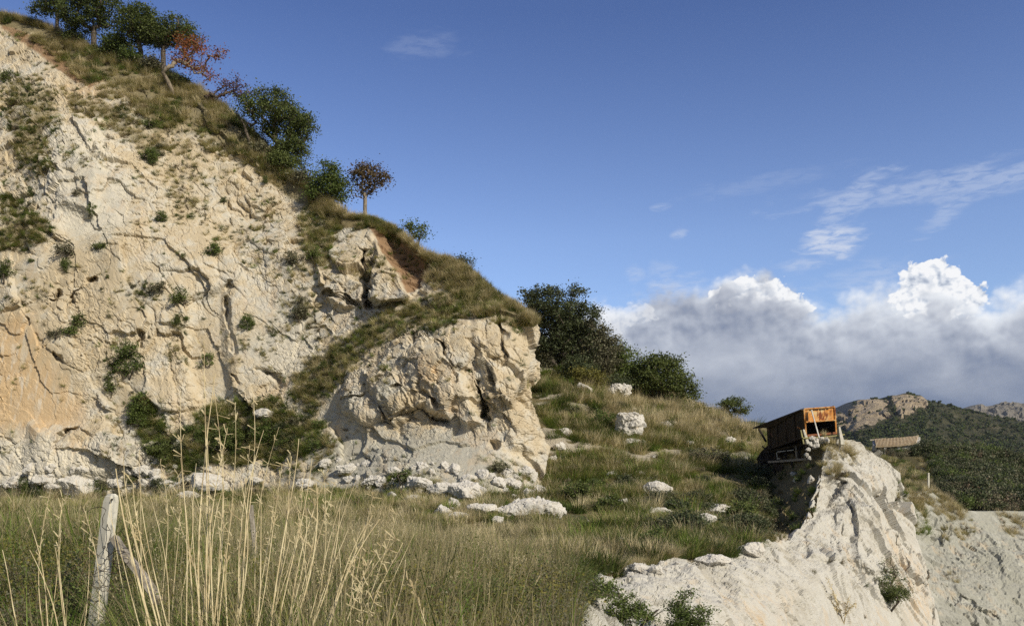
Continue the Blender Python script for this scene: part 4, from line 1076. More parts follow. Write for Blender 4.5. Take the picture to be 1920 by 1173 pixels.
# ------------------------------------------------------------------ scrub of the knoll and woods of the far slope
kb = Bag(); kg = Bag()
for k in range(5200):
    px = random.uniform(1570, 2050); d = random.uniform(58.2, 112); x = (px-CX)/F*d
    h = cast.drop(x, d, ('knoll',))
    if h is None: continue
    if 1625 < px < 1722 and 82 < d < 96: continue
    if 1600 < px < 1760 and d < 89 and R() < 0.5: continue
    left_ = px < 1770 - (d-60)*1.2
    if left_:
        if R() < 0.7: kg.add(h[0], random.choice(Km), random.uniform(0.7, 1.3))
        continue
    if R() < 0.34:
        brown = d < 68 and R() < 0.6
        kb.add(h[0], random.choice((4, 5, 4, 0)) if brown else random.choice((0, 1, 2, 3, 0, 1, 6, 7, 4)), random.uniform(0.6, 1.15)*(0.75 if px < 1800 else 1.0))
for px, d, i, s_ in ((1652,86,5,.5),(1664,86,4,.6),(1674,87,0,.5),(1684,86,6,.55),(1696,86,5,.6),(1708,87,0,.7),(1718,87,1,.9),(1728,88,2,1.0),(1738,88,0,1.1),(1690,84,4,.6),(1672,84,5,.5),(1750,88,3,1.0)):
    h = cast.drop((px-CX)/F*d, d, ('knoll',))
    if h: kb.add(h[0], i, s_)
fs_ = Bag()
def sfill(poly, n, kinds, a, b_, tags):
    xs_ = [p[0] for p in poly]; ys_ = [p[1] for p in poly]
    for k in range(n):
        px, py = random.uniform(min(xs_), max(xs_)), random.uniform(min(ys_), max(ys_))
        if not bool(in_poly(np.array(px), np.array(py), poly)): continue
        h = cast.hit(px, py, tags)
        if h is not None and h[0].y < 75: fs_.add(h[0], random.choice(kinds), random.uniform(a, b_), hz=0.85)
sfill([(250,745),(330,800),(400,755),(520,750),(600,790),(610,850),(500,885),(380,890),(300,900),(270,850)], 70, (6,7,0,1,6,4), 0.24, 0.52, ('cliff',))
sfill([(0,905),(230,905),(420,905),(420,930),(0,935)], 60, (6,7,4,5,0), 0.28, 0.5, ('ground','cliff'))
sfill([(1385,900),(1440,880),(1450,1000),(1400,1020),(1370,980)], 46, (0,1,2,4), 0.3, 0.62, ('ground','finside'))
sfill([(1210,940),(1340,930),(1350,1000),(1230,1010)], 26, (0,1,2), 0.3, 0.55, ('ground',))
fs_.build('scrub_at_the_cliff_foot', 'scrub', kind='stuff')
kb.build('knoll_scrub', 'scrub', kind='stuff'); kg.build('knoll_grass', 'far', kind='stuff')
fb_ = Bag()
for k in range(9000):
    px = random.uniform(1560, 2060); py = random.uniform(742, 905)
    if py < interp(fcrest, px)-1: continue
    h = cast.hit(px, py, ('far',))
    if h is None: continue
    cr_ = min(float(sdf(np.array(px), np.array(py), c_)) for c_ in CRAGS)
    if cr_ < 2 and R() < 0.93: continue
    dens_ = 0.62 + 0.4*n2(px, py, 26, 12)
    if px > 1760 and py < 850: dens_ -= 0.25
    if R() > dens_: continue
    fb_.add(h[0]-Vector((0, 0, 0.6)), random.randrange(4), random.uniform(0.35, 1.0), 0.1, hz=random.uniform(0.7, 1.1))
for k in range(500):
    px = random.uniform(1600, 1900); h = cast.hit(px, float(interp(fcrest, px))+1.5, ('far',))
    if h and n2(px, 0, 18, 3) > -0.1: fb_.add(h[0]-Vector((0, 0, 0.5)), random.randrange(4), random.uniform(0.25, 0.8))
fb_.build('far_woods', 'clump', kind='stuff')
# ------------------------------------------------------------------ trees and shrubs
def tube(path, radii, sides=6):
    path = np.asarray(path, float); n = len(path); t = np.gradient(path, axis=0); t /= np.linalg.norm(t, axis=1, keepdims=True)+1e-9
    ref = np.array((0.31, 0.17, 0.93)); a = np.cross(t, ref); a /= np.linalg.norm(a, axis=1, keepdims=True)+1e-9; b_ = np.cross(t, a)
    th = np.arange(sides)*2*pi/sides
    v_ = path[:, None] + (a[:, None]*np.cos(th)[None, :, None] + b_[:, None]*np.sin(th)[None, :, None])*np.asarray(radii)[:, None, None]
    i = np.arange(n-1)[:, None]*sides; j = np.arange(sides)[None]; k = (j+1) % sides
    q_ = np.stack([i+j, i+k, i+sides+k, i+sides+j], -1).reshape(-1, 4)
    return v_.reshape(-1, 3), q_
def tree_meshes(name, crown, n_tips, leaf, per, seed, trunk_r=0.14, stems=1, spread=0.3, split=0.28, sparse=0.0, clumpr=0.40, trunk_lean=(0, 0), wig=0.12, root_down=0.25):
    """crown: list of (cx,cy,cz,rx,ry,rz) ellipsoids in local metres. Returns wood arrays and leaf arrays; branches join each leafy tip to the
    nearest earlier branch, radii follow how many tips a branch feeds."""
    r = np.random.default_rng(seed)
    vol = np.array([c[3]*c[4]*c[5] for c in crown]); ch = r.choice(len(crown), n_tips, p=vol/vol.sum())
    tips = []
    for c in ch:
        cx, cy, cz, rx, ry, rz = crown[c]; d = r.normal(0, 1, 3); d /= np.linalg.norm(d); q = r.random()**0.38
        tips.append((cx+d[0]*rx*q, cy+d[1]*ry*q, cz+d[2]*rz*q))
    tips = np.array(tips)
    nodes = []; par = []
    cz0 = min(c[2]-c[5]*0.55 for c in crown); H = max(0.25, cz0*0.9+split)
    for s_ in range(stems):
        a = r.uniform(0, 2*pi); off = spread*(stems > 1); last = -1
        K = max(4, int(H/0.25))
        for k in range(K+1):
            t = k/K; p = np.array((cos(a)*off*t*(1+t) + trunk_lean[0]*t*H, sin(a)*off*t*(1+t) + trunk_lean[1]*t*H, H*t - root_down*(1-t))) + r.normal(0, wig*0.18, 3)*t
            nodes.append(p); par.append(last if k else -1); last = len(nodes)-1
    order = np.argsort(np.linalg.norm(tips - np.array((trunk_lean[0]*H, trunk_lean[1]*H, H)), axis=1))
    ends = []
    for ti in order:
        tp = tips[ti]; A = np.array(nodes); v_ = tp - A; dist = np.linalg.norm(v_, axis=1)
        cost = dist*(1.0 + 0.9*np.clip(-(v_[:, 2])/(dist+1e-6)+0.25, 0, 1)) + 0.18*np.linalg.norm(A-nodes[0], axis=1)
        low = A[:, 2] < H*0.55; cost = cost + low*3.0
        j = int(np.argmin(cost)); K = max(2, int(dist[j]/0.24)); p0 = A[j]; last = j
        sag = np.array((0, 0, 0.12*dist[j]))
        for k in range(1, K+1):
            t = k/K; p = p0*(1-t)+tp*t + sag*(4*t*(1-t))*0.5 + r.normal(0, wig*0.55, 3)*np.sin(pi*min(t*1.0, 0.95))
            nodes.append(p); par.append(last); last = len(nodes)-1
        ends.append(last)
    n = len(nodes); load = np.zeros(n)
    for e in ends: load[e] += 1
    for i in range(n-1, -1, -1):
        if par[i] >= 0: load[par[i]] += load[i]
    load = np.maximum(load, 0.5); rad = trunk_r*(load/n_tips)**0.46; rad = np.maximum(rad, 0.010)
    kids = {}
    for i, p in enumerate(par): kids.setdefault(p, []).append(i)
    vs, qs, o = [], [], 0
    def chain(start, first=None):
        path = [] if first is None else [first]; i = start
        while True:
            path.append(i); k = kids.get(i, [])
            if not k: break
            k = sorted(k, key=lambda x: -load[x])
            for extra in k[1:]: stack.append((extra, i))
            i = k[0]
        return path
    stack = [(i, None) for i in kids[-1]]
    while stack:
        st, fr = stack.pop(); path = chain(st, fr)
        if len(path) < 2: continue
        rr = [rad[i] for i in path]
        if fr is not None: rr[0] = min(rr[0], rr[1]*1.2)
        else: rr[0] *= 1.15
        v_, q_ = tube([nodes[i] for i in path], rr, 7 if rr[0] > 0.05 else 4)
        vs.append(v_); qs.append(q_+o); o += len(v_)
    wood = (np.concatenate(vs), np.concatenate(qs))
    # leaves in clumps around the tips and along the last bit of twig
    keepers = [e for e in ends if r.random() > sparse]
    cen = []
    for e in keepers:
        cen.append(nodes[e])
        if par[e] >= 0: cen.append(nodes[par[e]])
    cen = np.array(cen); m_ = len(cen)*per//2
    c = cen[r.integers(0, len(cen), m_)] + r.normal(0, 1, (m_, 3))*clumpr*np.array((1, 1, 0.6))*(0.35+0.65*r.random((m_, 1)))
    a = r.normal(0, 1, (m_, 3)); a[:, 2] *= 0.6; a /= np.linalg.norm(a, axis=1, keepdims=True); nrm = r.normal(0, 1, (m_, 3)) + np.array((0, 0, 0.9)); b_ = np.cross(a, nrm); b_ /= np.linalg.norm(b_, axis=1, keepdims=True)+1e-9
    s_ = leaf*(0.6+0.8*r.random(m_))[:, None]
    lv = np.stack([c-a*s_*0.5, c-b_*s_*0.30, c+a*s_*0.5, c+b_*s_*0.30], 1).reshape(-1, 3)
    lr = np.repeat(np.clip(r.random(m_)*0.75 + 0.25*r.random(), 0, 1), 4)
    return wood, (lv, np.arange(m_*4).reshape(-1, 4), lr)
def make_tree(name, pos, d, height_px, crown_px, n_tips, leaf, per, seed, label, cat, mleaf, mbark=None, rz=0.0, depth=1.0, group=None, **kw):
    """pos = (px,py) of the foot, crown_px = ellipses (dx,dy_up,rx,ry) in photo pixels, turned into metres at the tree's own distance"""
    if name not in ('leafy_bush', 'umbrella_tree'):
        h_ = cast.hit(pos[0], pos[1], ('cliff', 'ground'))
        if h_ is not None and abs(h_[0].y-d) < 9: d = h_[0].y
    k = d/F; foot = P(pos[0], pos[1], d)
    g_ = cast.drop(foot.x, foot.y)
    if g_ is not None and 'root_down' not in kw and 0 < foot.z - g_[0].z < 4: kw['root_down'] = foot.z - g_[0].z + 0.25
    cr = [(dx*k, random.uniform(-0.15, 0.15)*rx*k, dy*k, rx*k, rx*k*depth, ry*k) for dx, dy, rx, ry in crown_px]
    wood, (lv, lq, lr) = tree_meshes(name, cr, n_tips, leaf, per, seed, **kw)
    root = empty(name, foot, 0.0, label=label, cat=cat, group=group)
    link_mesh('trunk', np_mesh('trunk', wood[0], quads=wood[1], smooth=True), mbark or M_bark, root)
    me = np_mesh('crown', lv, quads=lq); add_attr(me, 'rnd', lr); add_attr(me, 'along', lr*0)
    link_mesh('crown', me, mleaf, root)
    return root
T = make_tree
# on the crest, from the top of the slope down
T('oak_tree', (107,54), 71.5, 0, [(-12,60,32,26),(14,50,26,18),(-34,36,18,10),(30,66,20,16)], 87, 0.145, 78, 1, 'highest oak on the crest, cut off by the top of the photo', 'tree', L_oak, trunk_r=0.15)
T('oak_tree', (176,88), 70.5, 0, [(-14,62,48,30),(28,66,34,26),(-46,54,24,18),(5,92,44,24),(46,50,18,18),(-26,38,24,10)], 187, 0.145, 81, 2, 'broad dark oak with an open twiggy side, second from the crest top', 'tree', L_oak, trunk_r=0.22)
T('small_oak', (226,106), 69.5, 0, [(0,24,20,22),(-24,28,18,20),(8,8,14,10)], 40, 0.17, 50, 3, 'low leafy young oak filling the gap between two larger crest oaks', 'tree', L_bright, trunk_r=0.08, stems=2)
T('oak_tree', (264,119), 69.3, 0, [(-4,70,38,28),(22,62,28,24),(-30,50,22,18),(4,96,24,14),(-30,24,14,12)], 156, 0.145, 78, 4, 'dense upright oak with dark trunk, its canopy joined to the one beside it', 'tree', L_oak, trunk_r=0.20)
T('oak_tree', (306,130), 68.7, 0, [(2,68,30,24),(-20,62,22,20),(28,76,30,18),(46,58,20,20)], 125, 0.145, 72, 5, 'oak on a thick short dark trunk right behind the orange leaved tree', 'tree', L_oak, trunk_r=0.20)
T('autumn_tree', (327,178), 67.5, 0, [(14,72,22,30),(44,66,30,26),(62,36,26,14),(78,80,18,14),(30,104,26,16)], 84, 0.15, 34, 6, 'crooked forked tree with thin rust orange autumn leaves over the crest', 'tree', L_red, M_palebark, trunk_r=0.17, stems=2, spread=0.55, sparse=0.08, wig=0.2)
T('autumn_tree', (404,192), 66, 0, [(30,30,22,20),(10,6,16,8),(52,20,20,12)], 40, 0.13, 30, 7, 'small sprawling tree with sparse purple brown leaves leaning downhill', 'tree', L_purple, M_bark, trunk_r=0.12, stems=2, spread=0.7, sparse=0.05, trunk_lean=(0.5, 0), wig=0.2)
T('thin_tree', (470,277), 64, 0, [(-4,78,20,24),(14,60,14,14),(-18,62,12,12),(8,96,12,12)], 38, 0.16, 36, 8, 'thin open tree with a curved bare forked stem just uphill of the biggest oak', 'tree', L_bright, M_bark, trunk_r=0.11, stems=2, spread=0.5, trunk_lean=(0.12, 0), wig=0.18)
T('oak_tree', (502,284), 63.5, 0, [(20,72,50,36),(4,108,28,16),(62,50,34,28),(40,8,36,24),(52,-14,26,20),(78,54,18,20),(4,40,20,18)], 250, 0.145, 72, 9, 'largest round dark oak, hanging over the downhill edge of the crest', 'tree', L_oak, trunk_r=0.26, trunk_lean=(0.1, 0))
T('oak_tree', (596,388), 61.5, 0, [(16,50,32,32),(34,34,28,24),(-6,30,20,18),(46,14,14,12),(20,76,14,12)], 100, 0.135, 84, 10, 'round green oak without visible trunk, close beside the lone brown tree', 'tree', L_bright, trunk_r=0.15)
T('lone_tree', (684,405), 60, 0, [(-4,76,26,22),(22,62,26,20),(-20,52,16,16),(10,92,18,12),(40,76,14,12),(-2,44,14,10)], 92, 0.15, 34, 11, 'lone little tree with pale straight trunk and thin brownish crown on the cliff edge', 'tree', L_redg, M_palebark, trunk_r=0.14, sparse=0.12)
T('crest_shrub', (780,455), 57.5, 0, [(0,24,20,14),(10,12,18,10),(-12,30,12,8)], 34, 0.13, 34, 12, 'small airy green shrub on the grassy edge below the lone brown tree', 'shrub', L_bright, trunk_r=0.05, stems=3, spread=0.3)
T('crest_shrub', (862,492), 53.5, 0, [(0,6,20,8),(14,-2,14,6)], 20, 0.11, 40, 13, 'low dark shrub among the shaggy grass overhanging the cliff edge', 'shrub', L_dark, trunk_r=0.04, stems=3, spread=0.3)
# behind the end of the cliff, down the hillside
T('evergreen_tree', (1048,690), 68, 0, [(-2,108,56,44),(-26,130,34,30),(30,90,50,40),(6,56,58,40),(-30,50,36,40),(30,148,26,16),(-50,140,22,20),(50,40,46,36),(-44,100,24,36)], 430, 0.16, 88, 14, 'tall dense dark evergreen growing behind the end of the cliff', 'tree', L_dark, trunk_r=0.28, stems=2, spread=0.6)
T('bushy_tree', (1118,706), 69, 0, [(0,54,40,40),(-14,90,34,26),(22,42,36,32),(2,20,40,22),(16,74,26,20)], 190, 0.16, 60, 15, 'olive green bushy tree leaning on the tall dark evergreen', 'tree', L_greyg, trunk_r=0.16, stems=2, spread=0.5)
T('bushy_tree', (1166,722), 68, 0, [(0,42,34,36),(-14,62,26,20),(14,24,32,20)], 140, 0.16, 56, 16, 'mid green loose tree between the tall evergreen and the rounded oak', 'tree', L_bright, trunk_r=0.13, stems=2, spread=0.4)
T('slender_tree', (1202,738), 66, 0, [(0,46,18,26),(-8,66,12,12),(8,30,14,14)], 46, 0.15, 44, 17, 'slender see-through tree above the white outcrop on the hillside', 'tree', L_bright, M_palebark, trunk_r=0.09)
T('oak_tree', (1238,752), 66, 0, [(0,48,48,38),(30,32,40,30),(-26,42,32,30),(56,12,20,12),(6,74,34,16)], 240, 0.17, 62, 18, 'wide rounded green oak, lowest of the row on the hillside skyline', 'tree', L_oak, trunk_r=0.2)
T('yellow_shrub', (1106,728), 62, 0, [(0,20,32,18),(-20,30,18,12),(22,10,18,10)], 60, 0.13, 52, 19, 'round yellow green shrub in front of the bushy trees', 'shrub', L_yellow, trunk_r=0.06, stems=4, spread=0.5)
T('yellow_shrub', (1318,782), 62, 0, [(0,12,14,14),(-14,4,14,8)], 22, 0.12, 36, 20, 'small yellowing shrub at the skyline past the rounded oak', 'shrub', L_yellow, trunk_r=0.05, stems=3, spread=0.4)
T('umbrella_tree', (1372,800), 72, 0, [(-2,44,26,6),(-16,34,16,6),(18,32,18,6),(4,52,18,5),(-4,22,10,4)], 84, 0.14, 40, 21, 'small flat-topped umbrella shaped tree alone on the horizon', 'tree', L_oak, M_bark, trunk_r=0.12, wig=0.16, clumpr=0.26)
for i_, (bx_, by_, w_, h_, lb_, ml_) in enumerate(((140,80,34,26,'low bush under the two highest crest oaks',L_oak),(202,104,30,30,'bush at the foot of the broad dark crest oak',L_oak),(246,120,34,28,'bush left of the dense upright oak trunk',L_bright),
    (285,132,30,26,'bush between two crest oak trunks',L_greyg),(340,158,26,16,'low dark bush behind the autumn tree',L_oak),(488,292,30,26,'dark bush at the foot of the thin open tree',L_greyg),(530,318,50,30,'dark bush spreading under the largest round oak',L_oak),
    (566,345,34,24,'twiggy bush between the largest oak and the round green oak',L_greyg),(1010,690,50,60,'grey green bush against the end wall of the cliff',L_greyg),(1085,715,60,46,'dense bush filling the gap beside the tall dark evergreen',L_dark),(1150,735,50,34,'dark bush under the mid green loose tree',L_dark))):
    T('crest_shrub' if by_ < 400 else 'hillside_bush', (bx_, by_), 69 if by_ < 200 else 64 if by_ < 400 else 67, 0, [(0,h_*.5,w_*.5,h_*.5),(w_*.3,h_*.35,w_*.3,h_*.35),(-w_*.3,h_*.35,w_*.3,h_*.35)], max(26, int(w_*h_/22)), 0.14, 60, 900+i_, lb_, 'shrub', ml_, trunk_r=0.05, stems=4, spread=0.4)
# shrubs on the cliff face and around it
def shrub(px, py, w, h, seed, label, mleaf, tags=('cliff',), leaf=0.11, n=None, per=44, name='cliff_shrub', cat='shrub', group=None, d=None):
    hit = cast.hit(px, py, tags)
    if hit is None: return
    dd = hit[0].y; q = (CX+hit[0].x/dd*F, HY-(hit[0].z-EYE)/dd*F)
    T(name, q, dd-0.1, 0, [(0,h*0.5,w*0.5,h*0.5),(w*0.25,h*0.3,w*0.3,h*0.32),(-w*0.25,h*0.34,w*0.3,h*0.34)], n or max(14, int(w*h/45)), leaf, per, seed, label, cat, mleaf, trunk_r=0.045, stems=3, spread=w*0.3*dd/F, clumpr=0.2, group=group)
shrub(243,705,54,72,31,'large shaggy shrub hanging on the lower cliff face',L_bright)
shrub(337,572,34,34,32,'round dark green shrub alone on the pale streaked rock',L_oak)
shrub(8,528,30,44,33,'dark shrub cut by the frame, below the big grassy patch',L_oak)
shrub(150,612,24,30,34,'dark green shrub, upper one of a pair on the grey rock',L_oak)
shrub(104,632,26,20,35,'flat twiggy shrub left of the dark pair on the grey rock',L_greyg)
shrub(133,628,18,18,36,'small round green shrub beside a flat twiggy one',L_bright)
shrub(122,480,46,28,37,'wide grey-green shrub near the large grassy patch',L_greyg)
shrub(294,552,30,28,38,'olive shrub close to the round dark green one',L_greyg)
shrub(278,300,26,20,39,'dark leafy shrub just below the crest grass',L_oak)
shrub(282,240,26,14,40,'flat dark green shrub in the crest turf',L_oak)
shrub(8,150,26,22,41,'dark shrub at the frame edge near the cliff top',L_oak)
shrub(186,468,26,16,42,'small dark shrub below the white slab',L_oak)
shrub(552,498,30,32,43,'rounded grey shrub beside the green gully',L_greyg)
shrub(590,490,26,28,44,'olive shrub in the foot of the green gully',L_bright)
shrub(562,600,30,44,45,'tall dry shrub on the face above the grassy ramp',L_greyg)
shrub(400,480,26,36,46,'narrow green shrub in the middle of the cliff face',L_bright)
shrub(208,738,14,26,47,'narrow dark shrub beside the large shaggy one',L_oak)
shrub(262,800,44,70,48,'tall green shrub low on the face by the rubble',L_bright)
shrub(300,870,60,52,49,'spreading green shrub at the cliff foot near the fence post',L_oak)
shrub(430,850,70,60,50,'broad dark green shrub at the foot of the ramp',L_oak)
shrub(500,835,60,50,51,'green shrub next to the scree, under a white rock',L_bright)
shrub(390,690,18,30,52,'thin leafy shrub on the smooth streaked rock',L_bright, per=24)
shrub(752,905,30,22,53,'dark little shrub on the grey scree',L_oak)
shrub(940,885,26,18,54,'twiggy shrub on the scree near the cliff end',L_greyg)
shrub(1000,960,30,26,55,'dark bush tuft at the upper edge of the big flat boulder',L_oak,('ground','cliff'))
shrub(1270,960,54,20,56,'low dark bush in the hollow of the hillside foot',L_dark,('ground',),name='hillside_bush')
shrub(1290,995,70,34,57,'dark bush in a shady hollow beside dry stalks',L_dark,('ground',),name='hillside_bush')
shrub(1390,985,60,44,58,'dark green bush beside the shaded bank',L_oak,('ground',),name='hillside_bush')
shrub(1225,1030,40,40,59,'bright green bush above the pale rock lip',L_bright,('ground',),name='hillside_bush',leaf=0.07)
shrub(1140,960,40,34,60,'dark tussocky bush beside the big flat boulder',L_oak,('ground',),name='hillside_bush')
shrub(1320,870,90,34,61,'wide grey-green heath bush on the hillside',L_greyg,('ground',),name='hillside_bush')
shrub(1080,940,46,40,62,'dark green bush above the big flat boulder',L_oak,('ground',),name='hillside_bush')
shrub(1130,800,50,30,63,'green bush between the cliff end and the standing boulder',L_bright,('ground',),name='hillside_bush')
shrub(1668,1135,64,60,64,'dark leafy bush growing from a crack in the pale rock fin',L_oak,('bank',),0.06,per=60,name='rock_bush')
shrub(1668,1090,30,50,65,'wispy sprig rising above the bush in the rock crack',L_bright,('bank',),0.05,per=20,name='rock_bush')
shrub(1500,930,50,60,66,'shaded green creeper under the hopper',L_bright,('finside',),0.08,per=30,name='rock_bush')
# bushes at the bottom edge, near the pale bank
def near_bush(px, py_base, d, w, h, seed, label, mleaf, leaf=0.045, per=60):
    q = cast.drop((px-CX)/F*d, d, ('ground', 'bank')); z = q[0].z if q else -1.0
    foot_py = HY-(z-EYE)/d*F; hh = max(30, foot_py-py_base)
    T('leafy_bush', (px, foot_py), d, 0, [(0,hh*0.62,w*0.5,hh*0.42),(w*0.25,hh*0.45,w*0.32,hh*0.4),(-w*0.3,hh*0.5,w*0.3,hh*0.4)], max(60, int(w*hh/90)), leaf, per, seed, label, 'shrub', mleaf, trunk_r=0.03, stems=5, spread=0.3, clumpr=0.12, wig=0.06)
near_bush(1105,1085,15.5,120,90,71,'green leafy bush at the corner of the pale bank, with grey twigs',L_bright)
near_bush(1180,1118,16.5,80,60,72,'small green bush growing in front of the pale bank',L_bright)
near_bush(1292,1112,17.5,90,70,73,'bright green leafy bush standing against the pale bank',L_bright)
near_bush(1030,1120,14,70,60,74,'grey twiggy bush between the meadow and the pale bank',L_greyg)

# ------------------------------------------------------------------ boulders
def boulder_mesh(name, sx, sy, sz, seed, res=34, jag=0.2):
    """angular block: cube-sphere pushed in by random cutting planes, then roughened"""
    u_ = np.linspace(-1, 1, res); vs, qs, o = [], [], 0
    for ax in range(3):
        for sg in (-1, 1):
            a, b_ = np.meshgrid(u_, u_); p = np.zeros((res, res, 3)); p[..., ax] = sg; p[..., (ax+1) % 3] = a*sg; p[..., (ax+2) % 3] = b_
            vs.append(p.reshape(-1, 3)); qs.append(grid_quads(res, res)[:, ::-1]+o); o += res*res
    v_ = np.concatenate(vs); v_ /= np.linalg.norm(v_, axis=1, keepdims=True)
    r = np.random.default_rng(seed)
    rr = np.full(len(v_), 1.25)
    for k in range(13):
        n_ = r.normal(0, 1, 3); n_ /= np.linalg.norm(n_); dd = v_ @ n_; rr = np.where(dd > 0.05, np.minimum(rr, r.uniform(0.72, 1.0)/np.maximum(dd, 0.05)), rr)
    v_ = v_*rr[:, None]*np.array((sx, sy, sz))
    nn = v_/np.array((sx, sy, sz))**2; nn /= np.linalg.norm(nn, axis=1, keepdims=True)
    m_ = (sx+sy+sz)/3; hgt, e = facet(v_/(m_*0.5)+seed, seed); h2, _ = facet(v_/(m_*0.2)+seed, seed+1)
    v_ = v_ + nn*((hgt*jag*0.5 + h2*jag*0.22 + fbm(v_/(m_*0.12)+seed, 3, seed)*jag*0.13)*m_)[:, None]
    me = np_mesh(name, v_, quads=np.concatenate(qs))
    bm = bmesh.new(); bm.from_mesh(me); bmesh.ops.remove_doubles(bm, verts=bm.verts, dist=m_*0.004); bm.to_mesh(me); bm.free()
    for k in ('ochre', 'earth', 'grey', 'veg', 'white'):
        add_attr(me, k, np.full(len(me.vertices), 0.45 if k == 'white' else 0.0))
    return me
BOULD = []
def boulder(px, py, w, h, seed, label, tags=('ground', 'cliff', 'bank'), deep=0.8, jag=0.2, name='boulder', cat='rock', rot=None, group=None, res=34, d=None):
    """px,py = the middle of the block in the photo; it sits on the surface hit just below its foot"""
    hit = cast.hit(px, py+h*0.42, tags)
    if hit is None: return None
    dd = hit[0].y if d is None else d; k = dd/F; me = boulder_mesh(name, w/2*k, w/2*k*deep, h/2*k, seed, res, jag)
    o = link_mesh(name, me, M_boulder, label=label, cat=cat, group=group)
    BOULD.append((px, py+h*0.38, w, tags)); o.location = P(px, py+h*0.06, dd + w/2*k*deep*0.25); o.rotation_euler = (0, rot or 0, 0)
    return o
boulder(1178,798,50,58,1,'tall upright jagged white boulder standing on the hillside', jag=0.28)
boulder(1188,828,44,16,2,'flat pale slab under the upright boulder')
boulder(1235,917,46,34,3,'white angular boulder low on the hillside, alone in dark grass')
boulder(1246,796,28,20,4,'small white rock beside the upright boulder')
boulder(1094,728,34,16,5,'slanting white slab high on the hillside below the evergreen', rot=0.5)
boulder(1160,731,44,30,6,'rugged white outcrop below the slender tree', jag=0.35)
boulder(985,956,116,44,7,'biggest low flat boulder where the meadow meets the scree', deep=0.6, jag=0.2, res=60)
boulder(903,955,52,28,8,'white block touching the biggest flat boulder')
boulder(873,922,60,38,9,'tan rounded boulder above the white block at the scree foot')
boulder(826,918,44,28,10,'pale rough boulder at the scree foot, half sunk in dry grass')
boulder(932,974,24,18,11,'small white stone at the foot of the flat boulder')
boulder(860,968,34,16,12,'low white stone in the dry grass under the scree')
boulder(153,908,80,44,13,'large smooth white boulder at the foot of the ochre cliff', jag=0.12, res=50)
boulder(110,908,44,22,14,'white slab leaning beside the large smooth boulder')
boulder(85,895,60,20,15,'split pale block under the ochre wall')
boulder(394,903,76,40,16,'rounded white boulder behind the dry stalks', jag=0.12, res=50)
boulder(356,930,40,18,17,'low pale stone left of the rounded boulder')
boulder(1072,1058,36,18,18,'split white rock at the start of the bank rim', jag=0.35)
boulder(1195,1062,30,14,19,'low stone on the lip of the pale bank')
boulder(1320,975,40,24,20,'pale rock beside the shady hollow')
boulder(1345,955,44,18,21,'low pale ledge above the shady hollow')
boulder(1230,958,60,14,22,'thin chalky ledge across the hillside foot', deep=0.4)
boulder(1410,1030,50,26,23,'pale lump at the rim of the bank under the shade', ('ground','bank'))
boulder(500,776,46,18,26,'bright white rock on the grassy slope under the ramp', ('cliff',))
boulder(333,826,22,18,27,'white rubble block in the green shrubs at the cliff foot', ('cliff',))
boulder(1820,944,40,26,28,'tan rounded boulder at the corner of the grey rock face', ('grey','knoll'))
boulder(1488,888,14,10,29,'small white stone in the shade under the hopper', ('finside',))
boulder(1494,900,12,10,30,'tiny white stone in the shaded bank, lower of two', ('finside',))
boulder(1520,898,12,16,31,'rusty tan stone stuck in the shaded bank', ('finside',))
boulder(1290,832,26,14,32,'half buried white stone in the middle of the hillside')
boulder(1365,825,30,12,33,'long pale stone near the hillside skyline')
boulder(1150,890,22,14,34,'small pale stone in the green slope under the upright boulder')
boulder(1335,1048,60,24,35,'rounded pale hump on the lip of the bank', ('ground','bank'))
for i_, (bx_, by_, bw_, bh_, lb_) in enumerate(((700,900,40,24,'pale block half way along the scree foot'),(742,884,26,18,'small angular block on the grey scree'),(790,905,34,22,'tilted pale block low on the scree'),(650,880,36,20,'tan block at the head of the dry stalks'),
    (960,905,30,18,'pale stone above the biggest flat boulder'),(1010,918,26,16,'small block under the end of the cliff'),(905,925,26,18,'squat block behind the white block'),(850,945,28,16,'low angular stone beside the tan rounded boulder'),
    (610,868,30,16,'flat chunk under the grassy ramp'),(770,935,30,18,'sunken pale stone in straw coloured grass'),(985,885,22,14,'little block in the scree near the cliff end'),(880,895,24,14,'cream stone on the upper scree'),
    (215,905,30,20,'broken white block behind the concrete post'),(262,880,34,22,'pale block under the spreading green shrub'),(315,905,26,16,'small white block near the rounded boulder'),(30,905,50,22,'pale block cut off by the frame under the ochre wall'),
    (575,905,34,16,'flat white stone behind the stalks'),(480,900,28,16,'white stone in front of the dark green shrub'))):
    boulder(bx_, by_, bw_, bh_, 700+i_, lb_, jag=0.3, res=22)
stone_me = [boulder_mesh('stone', 1, 0.9, 0.7, 500+i, 12, 0.3) for i in range(5)]
for me in stone_me: me.materials.append(M_boulder)
def stones(n, poly, tags, smin, smax, label, group):
    got = 0
    xs_ = [p[0] for p in poly]; ys_ = [p[1] for p in poly]
    while got < n:
        px, py = random.uniform(min(xs_), max(xs_)), random.uniform(min(ys_), max(ys_))
        if not bool(in_poly(np.array(px), np.array(py), poly)): continue
        h = cast.hit(px, py, tags); got += 1
        if h is None: continue
        o = bpy.data.objects.new('stone', random.choice(stone_me)); C.objects.link(o); s_ = random.uniform(smin, smax)*(0.5+R()**2)
        o.location = h[0]; o.scale = (s_, s_, s_); o.rotation_euler = (R()*0.6, R()*0.6, R()*6.3); prop(o, label, 'stone', group)
stones(46, [(1030,800),(1400,830),(1420,1000),(1100,1040),(1000,930)], ('ground',), 0.10, 0.34, 'loose pale stone in the hillside grass', 'loose stones on the hillside')
stones(90, [(600,850),(1000,880),(1040,980),(820,960),(620,900)], ('cliff','ground'), 0.10, 0.42, 'loose pale stone on the scree foot', 'loose stones on the scree')
